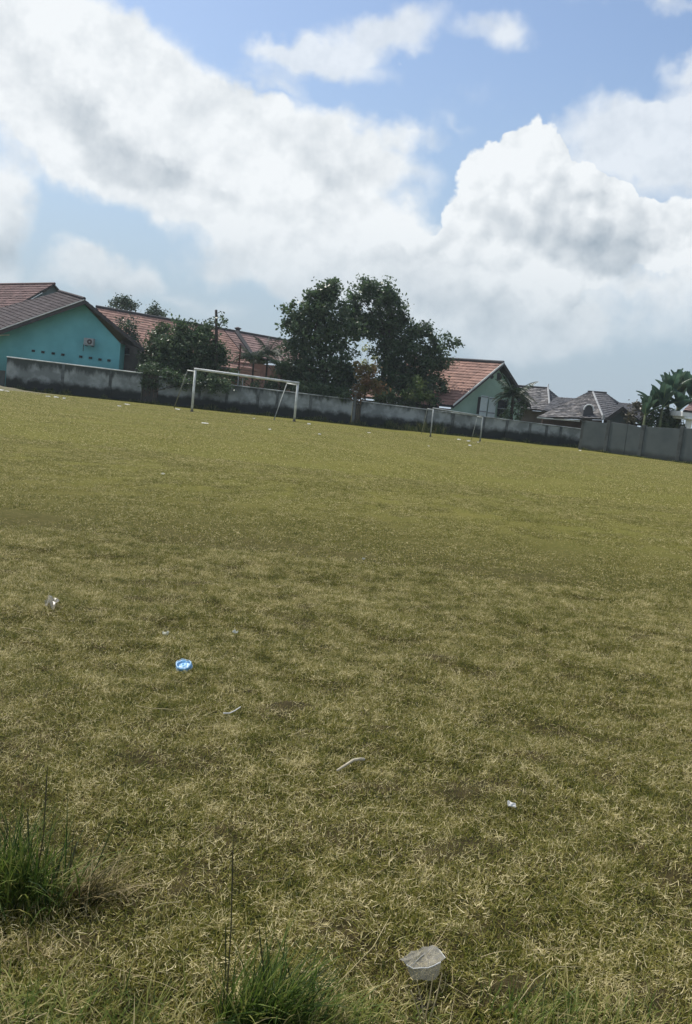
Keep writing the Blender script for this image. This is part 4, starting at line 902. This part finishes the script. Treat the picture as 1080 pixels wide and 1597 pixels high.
scrap('paper_scrap', 'faint pale scrap on the mid field left of centre', 254, 744, 5, 1.5, mt=GC, group=None); scrap('paper_scrap', 'tiny pale scrap on the mid field at centre', 567, 879, 4, 2, mt=GC, group=None)
FILM = mat('clear_film', (.47, .45, .39), (.38, .36, .31), rough=.22, scale=40, transl=.35, spec=.6, alpha=.42)
def film(name, label, cat, poly, lift, dent, mt, sub=9, hang=0.0, seed=3):
    """crumpled sheet over four ground pixels"""
    rs = random.Random(seed); q = [G(*p) for p in poly]; V = []; F = []
    for j in range(sub + 1):
        for i in range(sub + 1):
            u, w_ = i / sub, j / sub
            p = q[0].lerp(q[1], u).lerp(q[3].lerp(q[2], u), w_)
            z = lift + dent * (rs.random() - .5) + dent * 1.6 * math.sin(u * 7 + seed) * math.cos(w_ * 5 + seed)
            V.append((p.x + rs.uniform(-1, 1) * dent * .25, p.y + rs.uniform(-1, 1) * dent * .25, p.z + max(z, .006)))
    for j in range(sub):
        for i in range(sub): k = j * (sub + 1) + i; F.append((k, k + 1, k + sub + 2, k + sub + 1))
    o = link(name, mesh_np(name, V, F, mt)); md = o.modifiers.new('thickness', 'SOLIDIFY'); md.thickness = .0006
    return tag(o, label, cat)
film('plastic_film', 'small clear plastic sheet lying on the grass at left', 'litter', ((68, 952), (86, 943), (92, 958), (78, 962)), .04, .02, FILM, 6, seed=2)
# crumpled clear cup upturned over the hollow at the bottom
def crushed_cup():
    cs = 1 / FPX; p = G(662, 1540); r_ = p.y * 1.05 / FPX
    T = thing('crushed_cup', 'crumpled milky clear plastic cup standing in the grass at the bottom', 'plastic cup', Vector((p.x, p.y, p.z)))
    def C2(x, y, d): v = at(x, y, d); return v
    d = p.y
    # fold outline (photo shape) given real depth: top sheet leaning back, front skirt hanging down
    top = [(623, 1497, d + .00), (641, 1484, d + .05), (660, 1477, d + .075), (676, 1475, d + .085), (686, 1483, d + .075), (695, 1495, d + .045), (686, 1502, d + .00), (668, 1509, d - .012), (645, 1510, d - .012), (634, 1505, d - .008)]
    vt = [C2(*q) for q in top]; cen = C2(662, 1497, d + .03) - UP * .012; c2 = C2(652, 1494, d + .04) + UP * .004; c3 = C2(676, 1490, d + .045) - UP * .002
    V = vt + [cen, c2, c3]; F = [(0, 1, 11), (1, 2, 11), (2, 3, 12), (3, 4, 12), (4, 5, 12), (5, 6, 12), (6, 10, 12), (6, 7, 10), (7, 8, 10), (8, 11, 10), (8, 9, 11), (9, 0, 11), (2, 12, 10), (2, 10, 11)]
    V = [Vector(q) for q in V]
    for lev in range(2):
        mid_ = {}; F2 = []
        def mp_(i, j):
            k = (min(i, j), max(i, j))
            if k not in mid_: V.append((V[i] + V[j]) * .5 + Vector((random.gauss(0, 1), random.gauss(0, 1), random.gauss(0, 1))) * (.0020 if lev == 0 else .0006)); mid_[k] = len(V) - 1
            return mid_[k]
        for (a, b, c) in F:
            ab, bc_, ca = mp_(a, b), mp_(b, c), mp_(c, a); F2 += [(a, ab, ca), (ab, b, bc_), (ca, bc_, c), (ab, bc_, ca)]
        F = F2
    me = mesh_np('top_sheet', V, F, FILM); o = link('top_sheet', me, T)
    s1 = o.modifiers.new('thickness', 'SOLIDIFY'); s1.thickness = .0012
    sk = [(634, 1505, d - .010), (645, 1511, d - .015), (656, 1510, d - .020), (668, 1510, d - .017), (678, 1506, d - .010), (688, 1501, d + .00)]
    bt = [(641, 1524, d - .012), (648, 1529, d - .016), (657, 1527, d - .022), (668, 1530, d - .018), (678, 1528, d - .010), (684, 1520, d - .002)]
    V = [C2(*q) for q in sk] + [C2(*q) for q in bt]; F = [(i, i + 1, i + 7, i + 6) for i in range(5)]
    o = link('cup_skirt', mesh_np('cup_skirt', V, F, FILM), T); s1 = o.modifiers.new('thickness', 'SOLIDIFY'); s1.thickness = .0015
    RM = mat('cup_rim', (.60, .60, .56), (.45, .45, .42), rough=.3, spec=.6)
    MB().tube([C2(*q) for q in sk], .0016, 5).build('rim', RM, T)
    MB().tube([vt[5] + UP * .001, vt[4] + UP * .001, C2(679, 1478, d + .083)], .0012, 5).build('fold', RM, T)
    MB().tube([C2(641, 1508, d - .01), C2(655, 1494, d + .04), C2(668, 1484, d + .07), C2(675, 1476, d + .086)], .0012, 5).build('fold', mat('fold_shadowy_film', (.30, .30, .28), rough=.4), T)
    ST = mat('straw_stalk', (.40, .33, .19), (.30, .25, .13), rough=.7)
    for a, b in (((662, 1590), (676, 1520)), ((668, 1592), (690, 1518)), ((660, 1594), (641, 1545)), ((664, 1594), (650, 1528))):
        pa = G(a[0], a[1]); pb = at(b[0], b[1], pa.y + .015); MB().tube([pa, pa.lerp(pb, .5) + Vector((.003, 0, 0)), pb], [.0022, .0018, .0012], 5).build('straw', ST, T)
crushed_cup()
def lump(name, label, x, y, rx, ry, h):  # low irregular mound, dark all over
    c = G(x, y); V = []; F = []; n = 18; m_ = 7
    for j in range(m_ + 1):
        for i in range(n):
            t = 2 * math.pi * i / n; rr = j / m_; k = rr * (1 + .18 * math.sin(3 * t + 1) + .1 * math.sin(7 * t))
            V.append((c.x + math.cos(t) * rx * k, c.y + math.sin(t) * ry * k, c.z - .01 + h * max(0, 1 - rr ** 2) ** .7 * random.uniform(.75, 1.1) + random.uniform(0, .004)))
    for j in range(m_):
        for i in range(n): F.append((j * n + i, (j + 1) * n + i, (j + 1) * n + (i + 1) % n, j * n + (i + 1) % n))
    tag(link(name, mesh_np(name, V, F, mat('dark_brown', (.020, .016, .011), (.045, .036, .024), rough=1, scale=60, bump=1, bscale=120))), label, 'soil')
lump('dark_lump', 'dark clod lying below the brownish tuft on the left', 122, 1425, .085, .075, .045)
lump('dark_lump', 'low dark mound under the crushed plastic cup', 664, 1566, .040, .040, .040)
# light blue lid
def blue_lid():
    p = G(285, 1050); BL = mat('light_blue_plastic', (.20, .44, .72), (.15, .37, .63), rough=.35, spec=.5); BW = mat('pale_blue_stripe', (.42, .62, .80), rough=.5)
    T = thing('plastic_container', 'light blue crumpled plastic container with pale stripes on the grass', 'plastic container', p)
    r_ = 12.5 * p.y / FPX * 1.03; z = p.z + .032; n = 20
    tilt = Matrix.Rotation(R(22), 3, 'X') @ Matrix.Rotation(R(-8), 3, 'Y')
    def ring(rad, h, sq=.9): return [Vector((p.x, p.y, z)) + tilt @ Vector((math.cos(t) * rad * (1 + .09 * math.sin(3 * t + .5)), math.sin(t) * rad * sq, h + rad * .12 * math.sin(5 * t + 40 * rad) * math.cos(2 * t))) for t in np.linspace(0, 2 * math.pi, n, endpoint=False)]
    def lathe(name, prof, mt, par):
        V = []; F = []
        for (rd, h) in prof: V += ring(rd, h)
        for i in range(len(prof) - 1):
            for k in range(n): F.append((i * n + k, i * n + (k + 1) % n, (i + 1) * n + (k + 1) % n, (i + 1) * n + k))
        o = link(name, mesh_np(name, V, F, mt, smooth_=True), par); s = o.modifiers.new('thickness', 'SOLIDIFY'); s.thickness = .001; return o
    lathe('shell', [(r_ * .9, -.03), (r_ * 1.02, -.006), (r_ * .97, .004), (r_ * .82, .002), (r_ * .62, -.007), (r_ * .35, .003), (.001, .001)], BL, T)
    lathe('side_band', [(r_ * 1.035, -.024), (r_ * 1.045, -.012)], BW, T); lathe('rim_band', [(r_ * .99, .010), (r_ * .9, .0115)], BW, T)
    pass
blue_lid()
WOOD = mat('bleached_wood', (.46, .42, .32), (.33, .29, .21), rough=.8, scale=25)
def stick(name, label, pts, w, mt=WOOD, cat='stick', lift=.028, knob=False):
    q = [G(x, y, lift + dz) for (x, y, dz) in pts]; r_ = [w * q[0].y / FPX * .34 * k for k in np.linspace(1, .75 if not knob else 1.5, len(q))]
    o = MB().tube(q, r_, 7).build(name, mt, smooth_=True); return tag(o, label, cat)
stick('split_stick', 'bleached flat stick with a thicker end at the middle of the foreground', [(525, 1212, 0), (537, 1207, .006), (550, 1199, .006), (560, 1195, .008), (567, 1193, .006)], 6, knob=True)
stick('paper_sliver', 'thin white sliver on the grass below the blue lid', [(348, 1124, 0), (357, 1121, .004), (366, 1118, .01), (374, 1115, .01)], 3.4, PAPER, 'litter')
STK = mat('stalk_straw', (.40, .34, .18), (.28, .24, .11), rough=.8, scale=20)
stick('dry_stalk', 'long straw coloured stalk left of the white sliver', [(210, 1117, 0), (232, 1120, .005), (258, 1121, .004), (284, 1123, .0)], 2.4, STK)
stick('dry_stalk', 'short pale stalk below the clear plastic sheet', [(31, 989, 0), (46, 990, .006), (60, 993, .0)], 3.0, STK)
stick('dry_stalk', 'pale curved stalk lying between the two bottom tufts', [(222, 1442, 0), (245, 1438, .008), (270, 1433, .008), (284, 1430, .0)], 3.0, STK)
stick('dry_stalk', 'long pale stalk slanting up at the bottom, left of the crushed cup', [(520, 1555, .0), (548, 1530, .02), (580, 1500, .03), (606, 1462, .03)], 2.6, STK)
stick('dry_stalk', 'thick pale stalk bent over right of the cup', [(800, 1590, .0), (830, 1562, .02), (860, 1535, .02), (905, 1520, .0)], 2.8, STK)
scrap('paper_scrap', 'small white paper bit in the right foreground', 797, 1267, 13, 4, group=None)
scrap('paper_scrap', 'small pale crumb on the grass at lower left of the blue lid', 258, 992, 9, 5, mt=GC, group=None)
scrap('paper_scrap', 'pale crumpled bit on the grass right of the blue lid', 366, 995, 8, 6, mt=GC, group=None)
# ------------------------------------------------------------------ tufts of tall grass
TG = grass_material('tuft_grass', (.020, .045, .008), (.095, .150, .022), (.23, .24, .06), (.45, .38, .18), -.08)
TD = grass_material('dry_tuft_grass', (.05, .05, .018), (.11, .095, .035), (.24, .19, .085), (.48, .40, .23), -.05)
def tuft(label, x, y, n, h, spread, lean=(0, 0), mt=TG, wd_=.006, stalks=(), tilt=(.0, .75), dry=0.0, name='grass_tuft', tintm=.35):
    c = G(x, y); T = thing(name, label, 'grass tuft', c)
    pos = np.column_stack([c.x + rng.normal(0, spread, n), c.y + rng.normal(0, spread * .7, n), np.full(n, c.z - .005)])
    az = rng.uniform(0, 2 * math.pi, n); ti = rng.uniform(*tilt, n)
    # lean: shift blades towards a side
    vx = np.cos(az) * np.sin(ti) + lean[0]; vy = np.sin(az) * np.sin(ti) + lean[1]; az = np.arctan2(vy, vx); ti = np.arctan2(np.hypot(vx, vy), np.cos(ti))
    v, f = blades(pos, h * rng.uniform(.35, 1.1, n), wd_ * rng.uniform(.5, 1.2, n), ti, az, rng.uniform(.1, 1.3, n), 5)
    tn = np.clip(np.where(rng.random(n) < dry, rng.normal(.85, .1, n), rng.normal(tintm, .22, n)), 0, 1.2)
    link('blades', mesh_np('blades', v, f, mt, tint=np.repeat(tn, 5)), T, kind='stuff')
    for (x0, y0, x1, y1, w_, col) in stalks:
        a = G(x0, y0); b = at(x1, y1, a.y + .03); m_ = a.lerp(b, .5) + Vector((random.uniform(-.01, .01), 0, 0))
        MB().tube([a, m_, b.lerp(m_, .3), b], [w_, w_ * .85, w_ * 1.1, w_ * .4], 6).build('stalk', col, T)
SG = mat('dark_green_stalk', (.045, .065, .020), (.035, .045, .015), rough=.7); SDR = mat('seed_head', (.075, .070, .035), (.05, .045, .02), rough=.9)
tuft('tall dark green grass tuft at the left edge', 30, 1405, 420, .30, .065, (.0, .0), TG, .0055, [(52, 1400, 74, 1196, .0022, SDR), (40, 1400, 43, 1262, .0024, SG), (10, 1380, 12, 1290, .002, SG)])
tuft('smaller dark tuft left of the brown one', -8, 1400, 260, .20, .05, (0, 0), TG, .0065)
tuft('brownish tuft leaning right beside the dark hollow', 118, 1400, 190, .22, .045, (.32, .05), TD, .006, [(120, 1398, 172, 1300, .002, SG), (110, 1398, 120, 1310, .002, SDR)], dry=.3, tintm=.35)
tuft('green tuft at the bottom centre with one tall stalk', 410, 1592, 480, .24, .050, (.18, 0), TG, .0062, [(352, 1590, 364, 1306, .0019, SDR), (345, 1592, 352, 1440, .0016, SG), (418, 1590, 404, 1448, .0016, SG)])
tuft('thin upright shoots left of the bottom centre tuft', 352, 1588, 46, .15, .012, (0, 0), TG, .004, tilt=(0, .25))
tuft('sparse light green tuft at the bottom right', 850, 1602, 300, .11, .07, (.1, 0), TG, .005, [(842, 1600, 852, 1515, .0012, SG), (862, 1600, 860, 1530, .0012, SG)], tintm=.55)
tuft('yellowish tuft in the bottom left corner', 20, 1600, 480, .12, .10, (.1, 0), TG, .005, tilt=(.2, 1.2), dry=.4, tintm=.6)
tuft('loose yellow green grass left of the bottom centre tuft', 200, 1605, 480, .11, .11, (.1, 0), TG, .0045, tilt=(.2, 1.2), dry=.5, tintm=.6)
tuft('loose longer grass under the crushed cup', 660, 1608, 360, .075, .08, (0, 0), TG, .0045, tilt=(.1, 1.1), dry=.45, tintm=.6)
tuft('loose longer grass in the bottom right corner', 980, 1606, 480, .10, .10, (0, 0), TG, .0045, tilt=(.1, 1.2), dry=.5, tintm=.6)
tuft('loose longer grass right of the bottom centre tuft', 520, 1600, 380, .12, .06, (.3, 0), TG, .0045, tilt=(.2, 1.1), dry=.4, tintm=.55)
# long bleached straws strewn over the near grass
def straws():
    n = 520; y = 1.7 + rng.random(n) ** 1.5 * 7; x = rng.uniform(-1, 1, n) * (y * .45 + .3)
    pos = np.column_stack([x, y, gz(x, y) + rng.uniform(.015, .045, n)])
    v, f = blades(pos, rng.uniform(.05, .17, n), rng.uniform(.0014, .0026, n), rng.uniform(1.25, 1.6, n), rng.uniform(0, 6.28, n), rng.normal(0, .5, n), 4)
    o = link('dry_straw', mesh_np('dry_straw', v, f, TD, tint=np.repeat(rng.uniform(.75, 1.25, n), 4))); o['kind'] = 'stuff'; o['label'] = 'long bleached straws strewn over the near grass'; o['category'] = 'straw'
straws()
tuft('few long yellow green blades fanning out right of the brownish tuft', 175, 1385, 60, .17, .03, (.6, .0), TD, .004, tilt=(.5, 1.3), dry=.5, tintm=.6)
tuft('flattened pale grass wisps between the left tufts and the bottom edge', 60, 1500, 160, .10, .09, (.2, 0), TD, .004, tilt=(.7, 1.5), dry=.6, tintm=.6)
# ------------------------------------------------------------------ thin haze volume, added to lift far dark tones like lens veil
HZ = bpy.data.materials.new('haze_air'); HZ.use_nodes = True; t = HZ.node_tree; t.nodes.clear()
pv = N(t, 'ShaderNodeVolumePrincipled'); pv.inputs['Color'].default_value = (.82, .92, 1, 1); pv.inputs['Density'].default_value = .0004; pv.inputs['Anisotropy'].default_value = .2
ov = N(t, 'ShaderNodeOutputMaterial'); L(t, pv.outputs[0], ov.inputs['Volume'])
hb = MB().box((0, 400, 10), (950, 0, 0), (0, 1600, 0), (0, 0, 11.2)); hb.f = [tuple(reversed(q)) for q in hb.f]     # outward normals
o = hb.build('haze', HZ); o['kind'] = 'stuff'; o['label'] = 'thin added haze that lifts the far dark tones'; o['category'] = 'haze'
